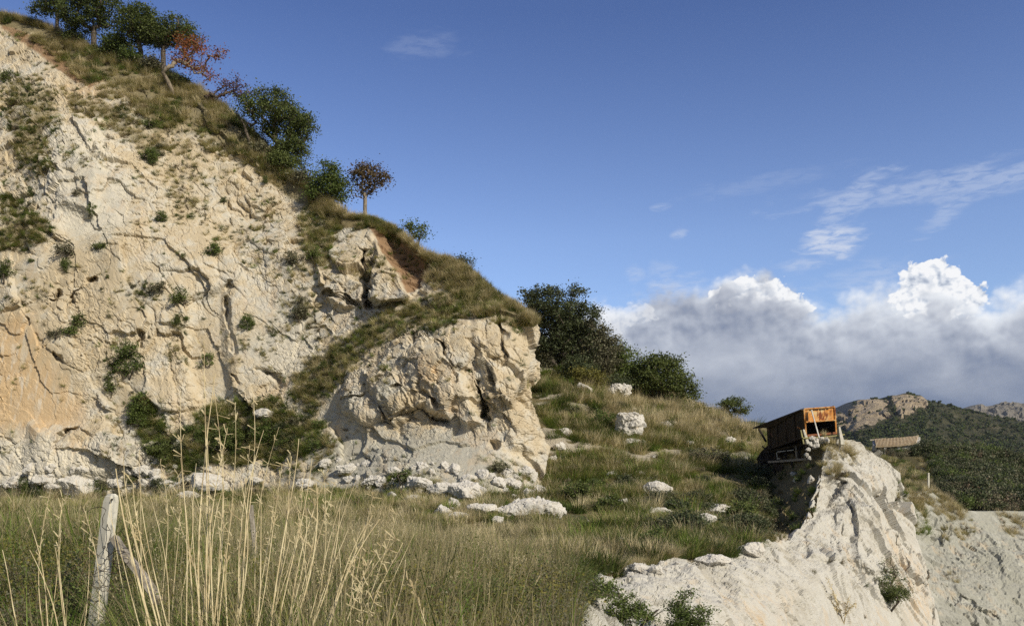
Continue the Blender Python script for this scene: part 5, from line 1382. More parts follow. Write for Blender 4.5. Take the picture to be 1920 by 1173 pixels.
stones(50, [(0,880),(270,870),(420,860),(430,925),(0,925)], ('cliff','ground'), 0.12, 0.42, 'pale rubble stone at the foot of the cliff', 'rubble stones under the cliff')
stones(26, [(1120,1082),(1270,1046),(1480,1000),(1500,1012),(1280,1062),(1120,1096)], ('bank','ground'), 0.05, 0.16, 'small stone along the rim of the pale bank', 'stones along the bank rim')

# grass and weeds crowding the foot of every boulder
gb = Bag()
for px, py, w_, tags_ in BOULD:
    if 'ground' not in tags_ or w_ < 22: continue
    for k in range(int(5 + w_/7)):
        h = cast.hit(px + random.uniform(-0.62, 0.62)*w_, py + random.uniform(-1, 7), ('ground', 'cliff'))
        if h is None: continue
        gb.add(h[0]-Vector((0, 0, 0.04)), random.choice((0,1,2,4,5,6,11,12,8,14)), random.uniform(0.28, 0.62), 0.25)
# taller dark tussocks breaking the line where meadow meets cliff
for k in range(420):
    px = random.uniform(-60, 1010); h = cast.hit(px, random.uniform(905, 955), ('ground',))
    if h is None or h[0].y < 26: continue
    if n2(h[0].x, h[0].y, 3.0, 81) < -0.05: continue
    gb.add(h[0], random.choice((11,12,13,0,1,14,4,11,12,9)), random.uniform(0.7, 1.7)*(1.0 if px < 560 else 0.8), 0.2)
gb.build('tussocks_round_the_rocks', 'far', kind='stuff')
# small shrubs dotted over the cliff, copies of a few grown ones
bases = [o for o in C.objects if o.parent is None and o.name.startswith('cliff_shrub')][:9]
def copy_tree(o, parent=None):
    c = o.copy(); C.objects.link(c); c.parent = parent
    for ch in [x for x in o.children]: copy_tree(ch, c)
    return c
nsh = 0
cand_ = [(random.uniform(10, 640), random.uniform(150, 850)) for _ in range(420)] + [(random.uniform(640, 1000), random.uniform(560, 850)) for _ in range(50)]
for px, py in cand_:
    if nsh >= 64: break
    if py < interp(crest, px)+60 or n2(px/1.0, py/1.0, 80.0, 17) < 0.05: continue
    if (350 < px < 432 and 540 < py < 740) or (px < 190 and 600 < py < 840): continue
    h = cast.hit(px, py, ('cliff',))
    if h is None: continue
    c = copy_tree(random.choice(bases)); nsh += 1; s_ = random.uniform(0.22, 0.55); c.scale = (s_, s_, s_*random.uniform(0.7, 1.2)); c.location = h[0]; c.rotation_euler = (0, 0, R()*6.28)
    c['label'] = 'small green shrub dotted on a ledge of the pale cliff'; c['group'] = 'small shrubs dotted over the cliff face'
# ------------------------------------------------------------------ rusty hopper on the fin
def flat_mat(name, c1, c2, scale, rough=0.8, metallic=0.0, c3=None, lo=0.4, hi=0.6, bumpd=0.01, spec=0.3):
    m, nt, b = new_mat(name); co = objco(nt); n_ = noise(nt, co, scale, 6, 0.68, 0.3)
    c = mix(nt, n_.ss(lo, hi), c1, c2)
    if c3: c = mix(nt, noise(nt, vmap(nt, co, loc=(5, 5, 5), scale=(1, 1, 0.4)), scale*1.7, 6, 0.7).ss(0.52, 0.62), c, c3)
    nt.links.new(c, b.inputs['Base Color']); b.inputs['Roughness'].default_value = rough; b.inputs['Metallic'].default_value = metallic; b.inputs['Specular IOR Level'].default_value = spec
    bump(nt, b, n_, bumpd, 0.7); return m
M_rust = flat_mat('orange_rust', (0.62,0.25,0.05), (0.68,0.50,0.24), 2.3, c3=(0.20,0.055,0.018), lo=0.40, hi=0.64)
M_rustdk = flat_mat('shade_darkened_rust', (0.030,0.022,0.014), (0.065,0.042,0.024), 2.0, c3=(0.02,0.016,0.012))  # rust lowered towards black, carrying the shade of the hopper's side
M_dkmetal = flat_mat('dark_metal_hole_shade', (0.02,0.017,0.014), (0.045,0.035,0.025), 3.0)  # dark metal parts; also paints the shade inside slots and holes
M_whitep = flat_mat('white_paint', (0.74,0.72,0.67), (0.60,0.57,0.50), 3.0)
M_conc = flat_mat('old_concrete', (0.66,0.63,0.53), (0.56,0.53,0.44), 5.0, c3=(0.47,0.46,0.36), bumpd=0.002)
M_lichen = flat_mat('lichen_timber', (0.40,0.36,0.14), (0.28,0.25,0.12), 5.0)
M_wood = flat_mat('grey_wood', (0.46,0.41,0.34), (0.28,0.245,0.19), 9.0, bumpd=0.008)
def beam_arrays(p0, p1, w, h=None, w1=None, roll=0.0, segs=1, wob=0.0):
    p0, p1 = Vector(p0), Vector(p1); h = h or w; w1 = w1 or w; d = (p1-p0).normalized()
    ref = Vector((0, 1, 0)) if abs(d.y) < 0.8 else Vector((0, 0, 1)); a = d.cross(ref).normalized(); b_ = d.cross(a).normalized()
    if roll: a, b_ = a*cos(roll)+b_*sin(roll), b_*cos(roll)-a*sin(roll)
    vs = []
    for k in range(segs+1):
        t = k/segs; c = p0.lerp(p1, t) + a*(wob*sin(t*5+p0.x)); ww = w*(1-t)+w1*t; hh = h*(1-t)+h*w1/w*t; q = 0.16
        for x, y in ((-.5,-.5+q*.5),(-.5+q*.5,-.5),(.5-q*.5,-.5),(.5,-.5+q*.5),(.5,.5-q*.5),(.5-q*.5,.5),(-.5+q*.5,.5),(-.5,.5-q*.5)): vs.append(tuple(c + a*x*ww + b_*y*hh))
    qs, ts = [], []
    for k in range(segs):
        for j in range(8): qs.append((k*8+j, k*8+(j+1) % 8, (k+1)*8+(j+1) % 8, (k+1)*8+j))
    for base in (0, segs*8):
        for j in range(1, 7): ts.append((base, base+j, base+j+1) if base else (base, base+j+1, base+j))
    return vs, qs, ts
def beam(name, p0, p1, w, mat, parent=None, h=None, w1=None, roll=0.0, segs=1, wob=0.0, **k):
    vs, qs, ts = beam_arrays(p0, p1, w, h, w1, roll, segs, wob)
    return link_mesh(name, np_mesh(name, vs, quads=qs, tris=ts), mat, parent, **k)
def plate(name, pts, th, mat, parent=None, **k):
    """a sheet through the points, th thick, with a thin lip round its edge so that it reads as folded metal"""
    pts = [Vector(p) for p in pts]; n_ = Vector((0, 0, 0))
    for i in range(len(pts)): n_ += pts[i].cross(pts[(i+1) % len(pts)])
    n_.normalize(); bm = bmesh.new(); a = [bm.verts.new(p + n_*th/2) for p in pts]; b_ = [bm.verts.new(p - n_*th/2) for p in pts]; n2_ = len(pts)
    bm.faces.new(a); bm.faces.new(b_[::-1])
    for i in range(n2_): bm.faces.new((a[i], b_[i], b_[(i+1) % n2_], a[(i+1) % n2_]))
    bm.normal_update(); me = bpy.data.meshes.new(name); bm.to_mesh(me); bm.free()
    return link_mesh(name, me, mat, parent, **k)
hop = empty('rusty_hopper', (0, 0, 0), label='rusty orange steel quarry hopper propped on the pale rock fin', cat='hopper')
FTL, FTR, FPL, FPR, FBL, FBR = P(1507,767,43.0), P(1564,763,43.35), P(1509,791,43.0), P(1566,787,43.35), P(1511,818,43.0), P(1567.5,813,43.35)
wv_ = FTR - FTL
BTL, BBL = P(1438,799,48.2), P(1440,843,48.0); BTR, BBR = BTL+wv_+Vector((0,0.1,0)), BBL+wv_+Vector((0,0.1,0))
plate('front_panel', [FTL, FTR, FPR, FPL], 0.03, M_rust, hop)
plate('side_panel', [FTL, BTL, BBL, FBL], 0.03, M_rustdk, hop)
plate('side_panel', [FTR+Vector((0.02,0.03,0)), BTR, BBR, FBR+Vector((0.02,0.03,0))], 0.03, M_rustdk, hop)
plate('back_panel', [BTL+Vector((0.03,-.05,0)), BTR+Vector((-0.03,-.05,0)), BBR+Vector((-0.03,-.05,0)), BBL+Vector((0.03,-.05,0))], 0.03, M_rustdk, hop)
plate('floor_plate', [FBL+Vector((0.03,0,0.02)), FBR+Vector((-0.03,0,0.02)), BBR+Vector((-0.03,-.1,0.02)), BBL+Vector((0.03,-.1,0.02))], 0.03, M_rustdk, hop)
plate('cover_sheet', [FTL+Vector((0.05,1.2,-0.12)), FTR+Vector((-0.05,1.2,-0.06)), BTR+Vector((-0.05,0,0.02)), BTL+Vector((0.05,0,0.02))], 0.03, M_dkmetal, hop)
plate('flared_edge', [FTL+Vector((-0.02,0.1,0.03)), FTL+Vector((0.05,0.1,0.06)), P(1440,797,48.3), P(1414,801,49.8), P(1411,803,49.6), P(1450,800,47)], 0.04, M_rustdk, hop)
fm = M_rust
for a, b_, w_ in ((FTL+Vector((0,-0.04,0)), FBL+Vector((0,-0.04,0)), 0.07), (FTR+Vector((0,-0.04,0)), FBR+Vector((0,-0.04,0)), 0.07), (FTL+Vector((0,-0.05,0.02)), FTR+Vector((0,-0.05,0.02)), 0.06), (FPL+Vector((0,-0.05,0)), FPR+Vector((0,-0.05,0)), 0.06)):
    beam('edge_frame', a, b_, w_, fm, hop)
for sx in (1514.5, 1549, 1557): pass
for i, (sx, sw) in enumerate(((1520,5),(1526,3),(1531,5),(1538,4),(1544,6),(1551,4))):
    yy = 769.5 - (sx-1507)*0.06
    beam('slot_shade', P(sx-sw/2, yy, 42.97+0.006*(sx-1507)), P(sx+sw/2, yy-0.2, 42.97+0.006*(sx+sw-1507)), 0.045, M_dkmetal, hop)  # solid dark bar painting the shade inside a hole
beam('rib', P(1513.5,772,42.95), P(1514.5,789,42.95), 0.05, M_rustdk, hop)
plate('corner_flap', [P(1552,764.3,43.5), P(1563,760,43.8), P(1565,764,43.4)], 0.02, M_dkmetal, hop)
beam('chute_lip', P(1512,816.5,42.85), P(1567,811.5,43.2), 0.12, flat_mat('red_rust', (0.28,0.11,0.05), (0.20,0.08,0.04), 3), hop, h=0.16)
beam('brace_pole', P(1521.5,768.5,42.75), P(1536,820,42.2), 0.055, M_whitep, hop)
for a, b_ in (((1514,770,42.9),(1515,770.5,42.9)),): pass
# ribs and stiffeners along the shaded side
for t in (0.22, 0.45, 0.68, 0.9):
    a = FTL.lerp(BTL, t)+Vector((-0.05,0,0)); b_ = FBL.lerp(BBL, t)+Vector((-0.05,0,0)); beam('side_rib', a, b_, 0.07, M_rustdk, hop)
beam('side_rail', FTL.lerp(BTL, 0.02)+Vector((-0.06,0,0)), BTL+Vector((-0.06,0,0)), 0.08, M_rustdk, hop)
beam('side_rail', FBL.lerp(BBL, 0.02)+Vector((-0.06,0,0)), BBL+Vector((-0.06,0,0)), 0.09, M_rustdk, hop)
beam('strut', P(1423,804,49.3), P(1436,827,48.6), 0.10, M_dkmetal, hop)
beam('strut', P(1440,804,48.0), P(1458,831,46.6), 0.045, flat_mat('pink_rust', (0.34,0.17,0.12), (0.24,0.11,0.08), 4), hop)
beam('red_valve', P(1496,800,43.6), P(1501,803,43.4), 0.10, M_rust, hop, h=0.07)
# support frame under the hopper
sup = empty('hopper_support', (0, 0, 0), label='dark timber and steel staging under the rusty hopper, against the shaded rock', cat='staging')
gd = lambda px, d: None
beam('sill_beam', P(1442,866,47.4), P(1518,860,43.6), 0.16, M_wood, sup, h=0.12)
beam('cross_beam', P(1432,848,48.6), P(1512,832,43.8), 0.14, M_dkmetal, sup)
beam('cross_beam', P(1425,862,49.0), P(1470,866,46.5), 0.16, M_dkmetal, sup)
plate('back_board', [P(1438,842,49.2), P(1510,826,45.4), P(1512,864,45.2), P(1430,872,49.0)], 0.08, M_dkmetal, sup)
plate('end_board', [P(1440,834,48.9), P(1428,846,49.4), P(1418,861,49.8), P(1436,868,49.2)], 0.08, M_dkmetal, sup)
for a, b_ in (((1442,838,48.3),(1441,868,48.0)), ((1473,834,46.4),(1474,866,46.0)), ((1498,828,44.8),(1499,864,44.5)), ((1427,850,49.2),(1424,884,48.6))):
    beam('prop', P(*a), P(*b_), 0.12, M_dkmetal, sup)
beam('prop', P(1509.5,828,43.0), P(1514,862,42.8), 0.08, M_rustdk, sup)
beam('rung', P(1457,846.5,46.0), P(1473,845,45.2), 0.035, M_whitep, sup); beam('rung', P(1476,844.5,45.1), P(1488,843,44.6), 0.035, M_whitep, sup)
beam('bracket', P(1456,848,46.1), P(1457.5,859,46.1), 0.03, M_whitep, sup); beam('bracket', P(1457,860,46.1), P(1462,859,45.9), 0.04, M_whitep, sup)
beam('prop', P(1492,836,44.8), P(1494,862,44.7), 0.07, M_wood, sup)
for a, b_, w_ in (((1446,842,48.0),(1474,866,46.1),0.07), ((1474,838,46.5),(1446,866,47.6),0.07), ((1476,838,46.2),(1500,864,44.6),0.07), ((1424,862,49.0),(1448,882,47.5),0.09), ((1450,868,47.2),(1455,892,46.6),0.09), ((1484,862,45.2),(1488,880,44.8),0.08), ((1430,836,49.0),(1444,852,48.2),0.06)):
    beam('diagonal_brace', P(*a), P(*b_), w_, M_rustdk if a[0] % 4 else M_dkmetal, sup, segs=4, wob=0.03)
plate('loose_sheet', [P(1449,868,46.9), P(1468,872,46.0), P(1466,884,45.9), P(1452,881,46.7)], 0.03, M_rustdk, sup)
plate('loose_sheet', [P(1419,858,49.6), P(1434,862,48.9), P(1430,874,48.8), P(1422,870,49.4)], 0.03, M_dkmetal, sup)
rail = beam('timber_rail', P(1505,821.5,42.3), P(1583,814.5,42.9), 0.055, M_lichen, None, label='lichen covered rail lying across the front of the hopper', cat='rail', segs=6, wob=0.02, h=0.07)
def tapered_post(name, base, top, w, w1, label, mat, cat='post'):
    o = beam(name, base, top, w, mat, None, w1=w1, segs=5, label=label, cat=cat); return o
tapered_post('concrete_post', P(1579,834,42.6), P(1573.5,800,42.8), 0.22, 0.08, 'pale tapered concrete post standing beside the open end of the hopper', M_conc)
tapered_post('concrete_post', P(1515,832,42.4), P(1506.5,805,42.6), 0.17, 0.08, 'slanting pale concrete stub at the shaded corner of the hopper', M_conc)
tapered_post('timber_post', P(1507,832,42.3), P(1501.5,806,42.5), 0.065, 0.06, 'short yellowish timber stake leaning by the hopper corner', M_lichen)
# rubble under the hopper corner
for i, (px, py, w_) in enumerate(((1524,822,12),(1531,826,12),(1519,832,10),(1515,842,9),(1512,852,8),(1541,822,10),(1528,836,14),(1517,858,8),(1550,824,12))):
    o = bpy.data.objects.new('stone', stone_me[i % 5]); C.objects.link(o); s_ = w_*42.3/F/2; o.scale = (s_,)*3; o.location = P(px, py, 42.4); o.rotation_euler = (i, i*2, i*3)
    prop(o, 'broken white stone heaped under the hopper corner', 'stone', 'broken stones under the hopper')

# ------------------------------------------------------------------ stone hut with a tiled roof
hut = empty('stone_hut', (0, 0, 0), label='small whitewashed hut with an old clay tile roof on the far knoll', cat='hut')
m, nt, b = new_mat('clay_tiles'); co = objco(nt); n_ = noise(nt, co, 3.2, 5, 0.7); n_2 = noise(nt, co, 11, 4, 0.7)
c = mix(nt, n_.ss(0.35, 0.65), (0.42,0.31,0.19), (0.56,0.47,0.33)); c = mix(nt, n_2.ss(0.55, 0.65)*0.8, c, (0.22,0.17,0.11)); nt.links.new(c, b.inputs['Base Color']); M_tile = m
m, nt, b = new_mat('old_plaster'); co = objco(nt); n_ = noise(nt, co, 1.3, 6, 0.7)
c = mix(nt, n_.ss(0.5, 0.62), (0.66,0.64,0.60), (0.42,0.37,0.30)); nt.links.new(c, b.inputs['Base Color']); bump(nt, b, n_, 0.05, 0.6); M_plast = m
RTL, RTR, RBL, RBR = P(1639,823,92.2), P(1722,817,92.6), P(1642,836,89.6), P(1718.5,830.3,89.8)
nu, nvv = 30*8+1, 40
uu_, vv_ = np.meshgrid(np.linspace(0, 1, nu), np.linspace(0, 1, nvv))
A4 = [np.array(x) for x in (RTL, RTR, RBL, RBR)]
base = A4[0]*((1-uu_)*(1-vv_))[..., None] + A4[1]*(uu_*(1-vv_))[..., None] + A4[2]*((1-uu_)*vv_)[..., None] + A4[3]*(uu_*vv_)[..., None]
nr_ = np.cross(A4[1]-A4[0], A4[2]-A4[0]); nr_ /= np.linalg.norm(nr_); nr_ = nr_*(1 if nr_[2] > 0 else -1)
hgt = 0.10*np.abs(np.sin(uu_*30*pi))**0.7 + 0.035*((vv_*7 + 0.13*np.floor(uu_*30)) % 1.0) + 0.03*fbm(base/1.2, 3, 9)
base = base + nr_*hgt[..., None]; base[..., 2] += -0.10*np.sin(uu_*pi)*1.0
nb_ = base - nr_*0.18
Gt = np.concatenate([base, nb_[::-1]], 0); Gt = np.concatenate([Gt, Gt[:1]], 0)
link_mesh('roof', surf_mesh('roof', Gt), M_tile, hut)
beam('roof_beam', P(1631,824.5,91.8), P(1645,824.0,91.9), 0.14, M_wood, hut)
dn = Vector((0, 0, -1.6))
def wall(name, p0, p1, drop_, th, mat, parent):
    p0, p1 = Vector(p0), Vector(p1); d_ = (p1-p0).normalized(); nrm = Vector((-d_.y, d_.x, 0)); n_w, n_h = 14, 8; vs = []; rs = np.random.default_rng(int(p0.x*10))
    for s_ in (0, 1):
        for j in range(n_h+1):
            for i in range(n_w+1):
                p = p0.lerp(p1, i/n_w) + Vector((0, 0, -drop_*j/n_h)) + nrm*(th*s_); vs.append(p + nrm*float(rs.normal(0, 0.02)))
    w1 = n_w+1; N1 = w1*(n_h+1); qs = [(j*w1+i, j*w1+i+1, (j+1)*w1+i+1, (j+1)*w1+i) for j in range(n_h) for i in range(n_w)]
    qs += [(q[0]+N1, q[3]+N1, q[2]+N1, q[1]+N1) for q in qs]
    qs += [(i, N1+i, N1+i+1, i+1) for i in range(n_w)] + [(n_h*w1+i, n_h*w1+i+1, N1+n_h*w1+i+1, N1+n_h*w1+i) for i in range(n_w)]
    qs += [(j*w1, (j+1)*w1, N1+(j+1)*w1, N1+j*w1) for j in range(n_h)] + [(j*w1+n_w, N1+j*w1+n_w, N1+(j+1)*w1+n_w, (j+1)*w1+n_w) for j in range(n_h)]
    return link_mesh(name, np_mesh(name, vs, quads=qs), mat, parent)
wall('front_wall', P(1683,833.2,90.0), P(1716.5,830.9,90.2), 2.0, 0.3, M_plast, hut)
wall('side_wall', P(1716.5,829.5,90.3), P(1719.5,819,92.5), 2.2, -0.3, M_plast, hut)
wall('back_wall', P(1641,826,92.2), P(1719,820,92.5), 2.4, 0.3, M_plast, hut)
wall('end_wall', P(1644,834,90.2), P(1641,826,92.1), 2.2, 0.3, M_plast, hut)
beam('porch_pillar', P(1659,836,89.9), P(1659,850,89.9), 0.24, M_plast, hut)
beam('lintel', P(1645,836.6,90.0), P(1683,834.0,90.0), 0.16, M_wood, hut)
stake = beam('wooden_stake', P(1739.5,925,57.2), P(1741.5,886,57.4), 0.12, M_conc, None, label='thin pale stake upright in the grass above the grey rock face', cat='stake', segs=5, wob=0.02, w1=0.10)

# ------------------------------------------------------------------ fence posts in the meadow
pr = empty('concrete_fence_post', P(180,1175,7.0), label='leaning square pale concrete fence post with a rounded top in the meadow', cat='post')
pr.matrix_world = Matrix.Translation(P(180,1175,7.0)); off = Vector(P(180,1175,7.0))
def sub(v): return Vector(v)-off
vs, qs, ts = [], [], []
pts_ = [(171,1290,6.95,25),(180,1175,7.0,24),(189,1100,7.03,23),(197,1030,7.06,22.5),(204,972,7.08,22),(208,940,7.09,21.5),(209.5,930,7.09,18),(210,925,7.09,10)]
ring = []
for (px, py, d, w_) in pts_:
    c = sub(P(px, py, d)); k = w_*d/F/2; ring.append([c + Vector((sx*k*cc, sy*k*0.95*dd, 0)) @ Matrix.Rotation(radians(24), 3, 'Z') for sx, cc, sy, dd in ((-1,1,-1,.8),(-1,.8,-1,1),(1,.8,-1,1),(1,1,-1,.8),(1,1,1,.8),(1,.8,1,1),(-1,.8,1,1),(-1,1,1,.8))])
for r_ in ring: vs += [tuple(v) for v in r_]
for k in range(len(ring)-1):
    for j in range(8): qs.append((k*8+j, k*8+(j+1) % 8, (k+1)*8+(j+1) % 8, (k+1)*8+j))
for j in range(1, 7): ts.append(((len(ring)-1)*8, (len(ring)-1)*8+j, (len(ring)-1)*8+j+1))
link_mesh('shaft', np_mesh('shaft', vs, quads=qs, tris=ts), M_conc, pr)
beam('wire_hole_shade', sub(P(209.5,936,7.035)), sub(P(210.5,935.5,7.00)), 0.014, M_dkmetal, pr, w1=0.013)  # dark plug in place of the hole's inner shade
beam('wooden_stay', P(296,1128,6.7), P(216,1006,7.0), 0.066, M_wood, None, label='weathered grey timber leaning against the concrete fence post', cat='timber', segs=8, wob=0.012, w1=0.060)
beam('wooden_fence_post', P(478,1075,11.5), P(472,946,11.5), 0.058, M_wood, None, label='slim grey wooden post half hidden among the tall dry stalks', cat='post', segs=6, wob=0.01, w1=0.048)
# dark dead bramble stems wound round the post and stay
br = empty('dead_bramble', P(215,1060,7.0), label='dark leafless bramble stems twisted round the concrete post', cat='bramble')
brr = np.random.default_rng(77)
for k in range(16):
    p = np.array(P(brr.uniform(180,235), brr.uniform(985,1140), 6.86+brr.uniform(-.05,.1))); path = [p.copy()]; dv = brr.normal(0, 1, 3)*np.array((1, .35, .7))
    for j in range(14):
        dv = dv*0.75 + brr.normal(0, 0.5, 3)*np.array((1, .4, .9)); dv /= np.linalg.norm(dv); path.append(path[-1]+dv*0.035)
    v_, q_ = tube(np.array(path)-np.array(P(215,1060,7.0)), np.full(15, 0.0028), 4)
    link_mesh('stem', np_mesh('stem', v_, quads=q_), M_rustdk, br)

# ------------------------------------------------------------------ tall dry stalks
M_stalk = flat_mat('dry_stalk', (0.80,0.69,0.43), (0.64,0.52,0.30), 5.0, c3=(0.42,0.33,0.19), bumpd=0.001, rough=0.6)
def stalk_clump(label, base_px, d, stalks, seed, leaves=True):
    r = np.random.default_rng(seed); bx_, by_ = (base_px-CX)/F*d, d; g = cast.drop(bx_, by_, ('ground',)); gz_ = g[0].z if g else 0.0
    root = empty('dry_grass_clump', (bx_, by_, gz_), label=label, cat='grass clump'); o_ = Vector((bx_, by_, gz_))
    for (x0, x1, y1, w_, dd) in stalks:
        # x0 = where it leaves the bottom edge, (x1,y1) = its tip in the photo, dd = distance of the tip
        tip = P(x1, y1, dd); t_ = 0.30; foot = P(x0 + (x0-x1)*0.18, 1173, d); foot = Vector((foot.x, d, gz_-0.03)); mid = P(x0, 1173, d)
        n_ = 22; path = []
        for k in range(n_+1):
            t = k/n_; p = foot*(1-t)+tip*t; q_ = (mid.x - foot.x)*0.4*sin(pi*min(1, t*1.3)); p.x += q_*0.3 + 0.016*sin(t*7+seed+x1) + 0.10*sin(x1*1.7)*t*t*(1-t)*4; path.append(tuple(p-o_))
        path = np.array(path); ww = w_*1.25*d/F/2; rad_ = ww*(1-0.72*np.linspace(0, 1, n_+1)**1.3)
        v_, q_ = tube(path, rad_, 5); parts = [(v_, q_)]
        if r.random() < 0.45:        # remains of the plume
            k = len(v_); tv, tq = [], []
            for j in range(26):
                a = path[-1-int(r.integers(0, 7))] + r.normal(0, 0.004, 3); b_ = a + np.array((r.normal(0, .03), r.normal(0, .02), r.uniform(-.03, .06))); s_ = np.array((0.0022, 0, 0.0012))
                tv += [a-s_, a+s_, b_+s_*1.6, b_-s_*1.6]; tq.append([k, k+1, k+2, k+3]); k += 4
            v_ = np.concatenate([v_, np.array(tv)]); q_ = np.concatenate([q_, np.array(tq)])
        link_mesh('stalk', np_mesh('stalk', v_, quads=q_), M_stalk, root)
    if leaves:
        (v_, q_, r_, a_), (v2, q2, r2, a2) = blades(300, 1.35, 0.24, 0.75, 0.010, 8, 0.55, 1.05, seed), blades(150, 1.45, 0.22, 0.65, 0.007, 8, 0.5, 0.75, seed+1)
        me = np_mesh('leaves', np.concatenate([v_, v2]), quads=np.concatenate([q_, q2+len(v_)]), matidx=np.concatenate([np.zeros(len(q_)), np.ones(len(q2))])); add_attr(me, 'rnd', np.concatenate([r_, r2])); add_attr(me, 'along', np.concatenate([a_, a2]))
        link_mesh('leaves', me, [G_ng, G_ns], root)
    return root
stalk_clump('clump of thick pale stalks leaning towards the concrete post', 350, 5.2, [(316,218,878,5,5.4),(300,222,900,2,5.4),(338,236,862,3,5.5),(352,254,905,3,5.5),(300,200,960,2,5.4),(345,262,842,2.2,5.6),(322,285,930,2,5.6)], 1)
stalk_clump('clump with the tallest straight stalks rising against the cliff', 400, 5.4, [(372,386,652,3.0,5.9),(380,402,700,3.4,5.9),(366,342,742,2.2,5.8),(392,404,720,2.6,5.9),(388,420,812,3.0,5.7),(376,392,790,3.2,5.8),(402,440,760,1.8,5.8),(360,340,858,2.4,5.6),(398,424,905,3.2,5.6),(384,368,868,2.4,5.6),(410,414,850,2,5.6)], 2)
stalk_clump('clump of upright stalks beside the tallest ones', 450, 5.6, [(432,470,722,2.4,6.0),(440,498,806,2.8,5.9),(446,530,870,2.2,5.8),(428,452,900,3.4,5.7),(455,492,930,3.6,5.6),(420,436,960,3.0,5.6),(462,548,850,2.2,5.9),(436,480,860,2,5.8)], 3)
stalk_clump('clump of stalks fanning towards the scree', 520, 5.4, [(482,556,822,3.2,5.9),(494,582,858,2.8,5.8),(505,596,905,4.0,5.7),(512,612,880,2.4,5.8),(520,640,952,3.2,5.6),(500,570,930,2.6,5.6),(530,660,900,2.0,5.7)], 4)
stalk_clump('clump of long stalks leaning low over the meadow centre', 590, 5.0, [(520,702,965,4.2,5.3),(540,716,972,4.8,5.2),(556,690,985,3.4,5.2),(570,742,1010,2.6,5.1),(588,640,1020,2.6,5.1),(545,650,990,2.6,5.2)], 5)
stalk_clump('small group of bent stalks near the middle of the bottom edge', 660, 4.8, [(640,755,1048,3.2,5.0),(660,742,1035,2.6,5.0),(690,668,1000,2.4,5.0),(800,770,1085,3.4,4.9),(720,690,1060,2.2,5.0)], 6, False)
stalk_clump('sparse thin stalks at the frame edge beyond the concrete post', 90, 5.6, [(75,0,1030,3.0,5.6),(110,52,968,2.4,5.9),(118,60,1030,2.6,5.8),(96,88,930,1.8,6.0),(130,118,932,1.8,6.0),(140,100,1025,2.2,5.8),(60,112,980,1.6,6.0),(175,160,950,1.8,6.0),(150,172,1000,2,6.0)], 7)
stalk_clump('loose sheaf of thin bent stalks in the middle of the stalks', 475, 6.0, [(470,520,800,1.6,6.4),(450,464,840,1.8,6.2),(478,566,900,1.8,6.2),(462,508,950,2.2,6.1),(440,410,940,2,6.1),(430,380,980,1.8,6.1),(490,600,960,2,6.2),(500,626,905,1.5,6.4),(410,352,900,1.6,6.3),(400,330,960,2,6.2),(486,545,985,2.4,6.1)], 8)
stalk_clump('green and tan tussock with arching stalks right of the sheaf', 610, 6.3, [(600,664,900,1.8,6.6),(612,700,930,1.8,6.6),(590,610,890,1.6,6.7),(620,744,965,1.8,6.5),(585,560,940,1.8,6.5),(630,780,1000,2,6.4),(640,720,1010,2,6.4)], 9)
stalk_clump('pale tussock before the wooden post', 300, 6.6, [(290,262,900,1.8,6.9),(300,300,870,1.6,6.9),(284,240,960,1.8,6.8),(310,330,890,1.8,6.9),(318,356,930,1.8,6.8),(276,206,930,1.5,6.9)], 10)
# finer dry grass standing among them
culm = [tuft_mesh(f'cu{i}', [(blades(16, 1.45, 0.25, 0.32, 0.0045, 6, 0.45, 0.12, 800+i), 2), (seedheads(4, 1.35, 0.2, 0.32, 0.0045, 810+i, 0.15), 2), (blades(46, 0.8, 0.22, 0.6, 0.006, 4, 0.5, 0.6, 820+i), 1)], GM) for i in range(4)]
protoset('culm', culm)
ub = Bag()
for k in range(230):
    d = random.uniform(5.8, 17); px = random.gauss(420, 150) if R() < 0.55 else random.uniform(480, 960); x = (px-CX)/F*d; g = cast.drop(x, d, ('ground',))
    if g is None or px < -60 or px > 1010 or sdf(np.array(x), np.array(d), pit) < 0.3: continue
    ub.add(g[0], random.randrange(4), random.uniform(0.6, 1.0)*(1.0 if px < 700 else 0.85), 0.12)
for k in range(150):
    d = random.uniform(8.5, 15); px = random.uniform(560, 1010); x = (px-CX)/F*d; g = cast.drop(x, d, ('ground',))
    if g is None or sdf(np.array(x), np.array(d), pit) < 0.3: continue
    if n2(x, d, 1.6, 71) < -0.1: continue
    ub.add(g[0], random.randrange(4), random.uniform(0.75, 1.15)*(1.0 if px < 900 else 0.8), 0.14)
ub.build('tall_dry_grass', 'culm', kind='stuff')
sb = Bag()
for k in range(130):
    px = random.uniform(1130, 1420); py = 800 + (px-1200)*0.1 + random.gauss(-8, 22); h = cast.hit(px, py, ('ground',))
    if h is not None and h[0].y < 90: sb.add(h[0], random.randint(8, 10), random.uniform(0.9, 1.6), 0.15)
for px, py, s_ in ((1552,828,1.1),(1562,830,0.9),(1545,815,0.8),(1590,846,1.2),(1600,852,0.9)):
    sb.add(P(px, py, 42.5), 9, s_*0.6, 0.1)
sb.build('ridge_dry_grass', 'far', kind='stuff')
dd_ = cast.hit(1582, 1168, ('bank',))
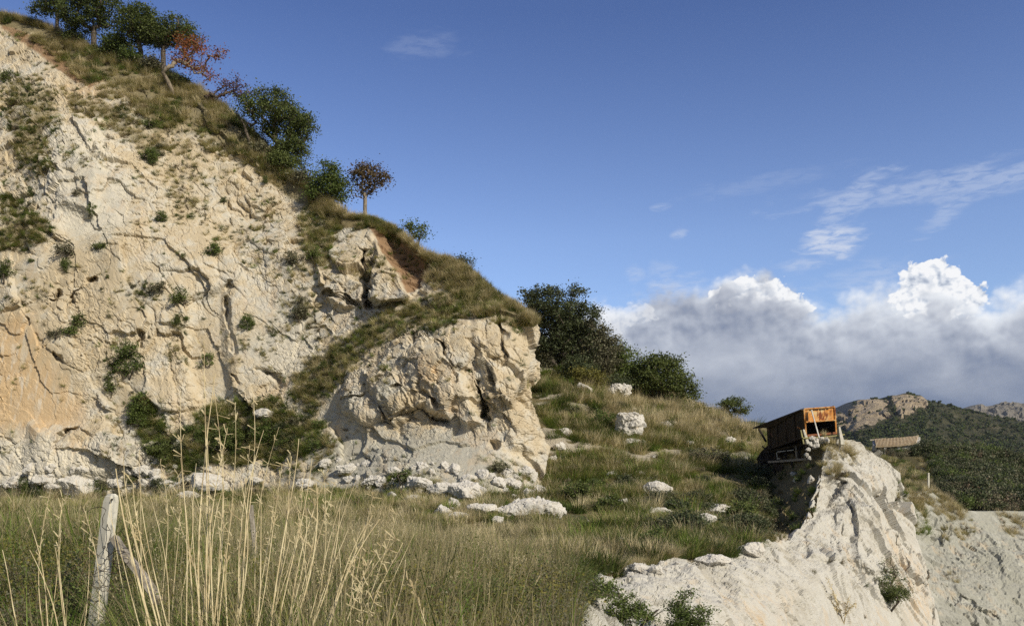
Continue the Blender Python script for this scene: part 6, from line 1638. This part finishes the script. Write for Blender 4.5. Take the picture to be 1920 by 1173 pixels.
if dd_:
    b0 = dd_[0]; dp_ = empty('dead_weed', b0, label='tan dead forked weed standing in front of the pale bank', cat='dead weed')
    for k, (x1, y1) in enumerate(((1508,1103),(1540,1110),(1552,1085),(1562,1112),(1592,1118),(1604,1130),(1530,1122))):
        tip = P(x1, y1, b0.y-0.5)-b0; n_ = 12; fork = Vector((-0.10, 0, 0.35)) if x1 < 1570 else Vector((0.05, 0, 0.25)); path = [Vector((0,0,-0.05)).lerp(fork, t/5) for t in range(5)] + [fork.lerp(tip, t/n_) + Vector((0, 0, 0.06*sin(pi*t/n_))) for t in range(n_+1)]
        v_, q_ = tube(np.array([tuple(p) for p in path]), 0.022*(1-0.8*np.linspace(0, 1, len(path))), 4); kk = len(v_); tv, tq = [], []
        for j in range(60):
            a = np.array(path[int(brr.integers(6, len(path)))]) + brr.normal(0, 0.02, 3); b_ = a+brr.normal(0, 0.05, 3); s_ = brr.normal(0, 0.008, 3); tv += [a-s_, a+s_, b_+s_, b_-s_]; tq.append([kk, kk+1, kk+2, kk+3]); kk += 4
        link_mesh('branch', np_mesh('branch', np.concatenate([v_, np.array(tv)]), quads=np.concatenate([q_, np.array(tq)])), G_brown if 0 else M_stalk, dp_)

# ------------------------------------------------------------------ the air: one closed box of thin haze round camera and scene
hm = bpy.data.materials.new('haze'); hm.use_nodes = True; hn = hm.node_tree
for n in list(hn.nodes): hn.nodes.remove(n)
ho = hn.nodes.new('ShaderNodeOutputMaterial'); hv = hn.nodes.new('ShaderNodeVolumePrincipled'); hn.links.new(hv.outputs[0], ho.inputs['Volume'])
hv.inputs['Color'].default_value = (0.86, 0.92, 1.0, 1); hv.inputs['Density'].default_value = 0.00006; hv.inputs['Anisotropy'].default_value = 0.3
bm = bmesh.new(); bmesh.ops.create_cube(bm, size=1.0); me = bpy.data.meshes.new('haze'); bm.to_mesh(me); bm.free()
hz = link_mesh('haze', me, hm, kind='stuff', label='thin blue haze over the far hills'); hz.scale = (6400, 4700, 220); hz.location = (600, 1100, 65)
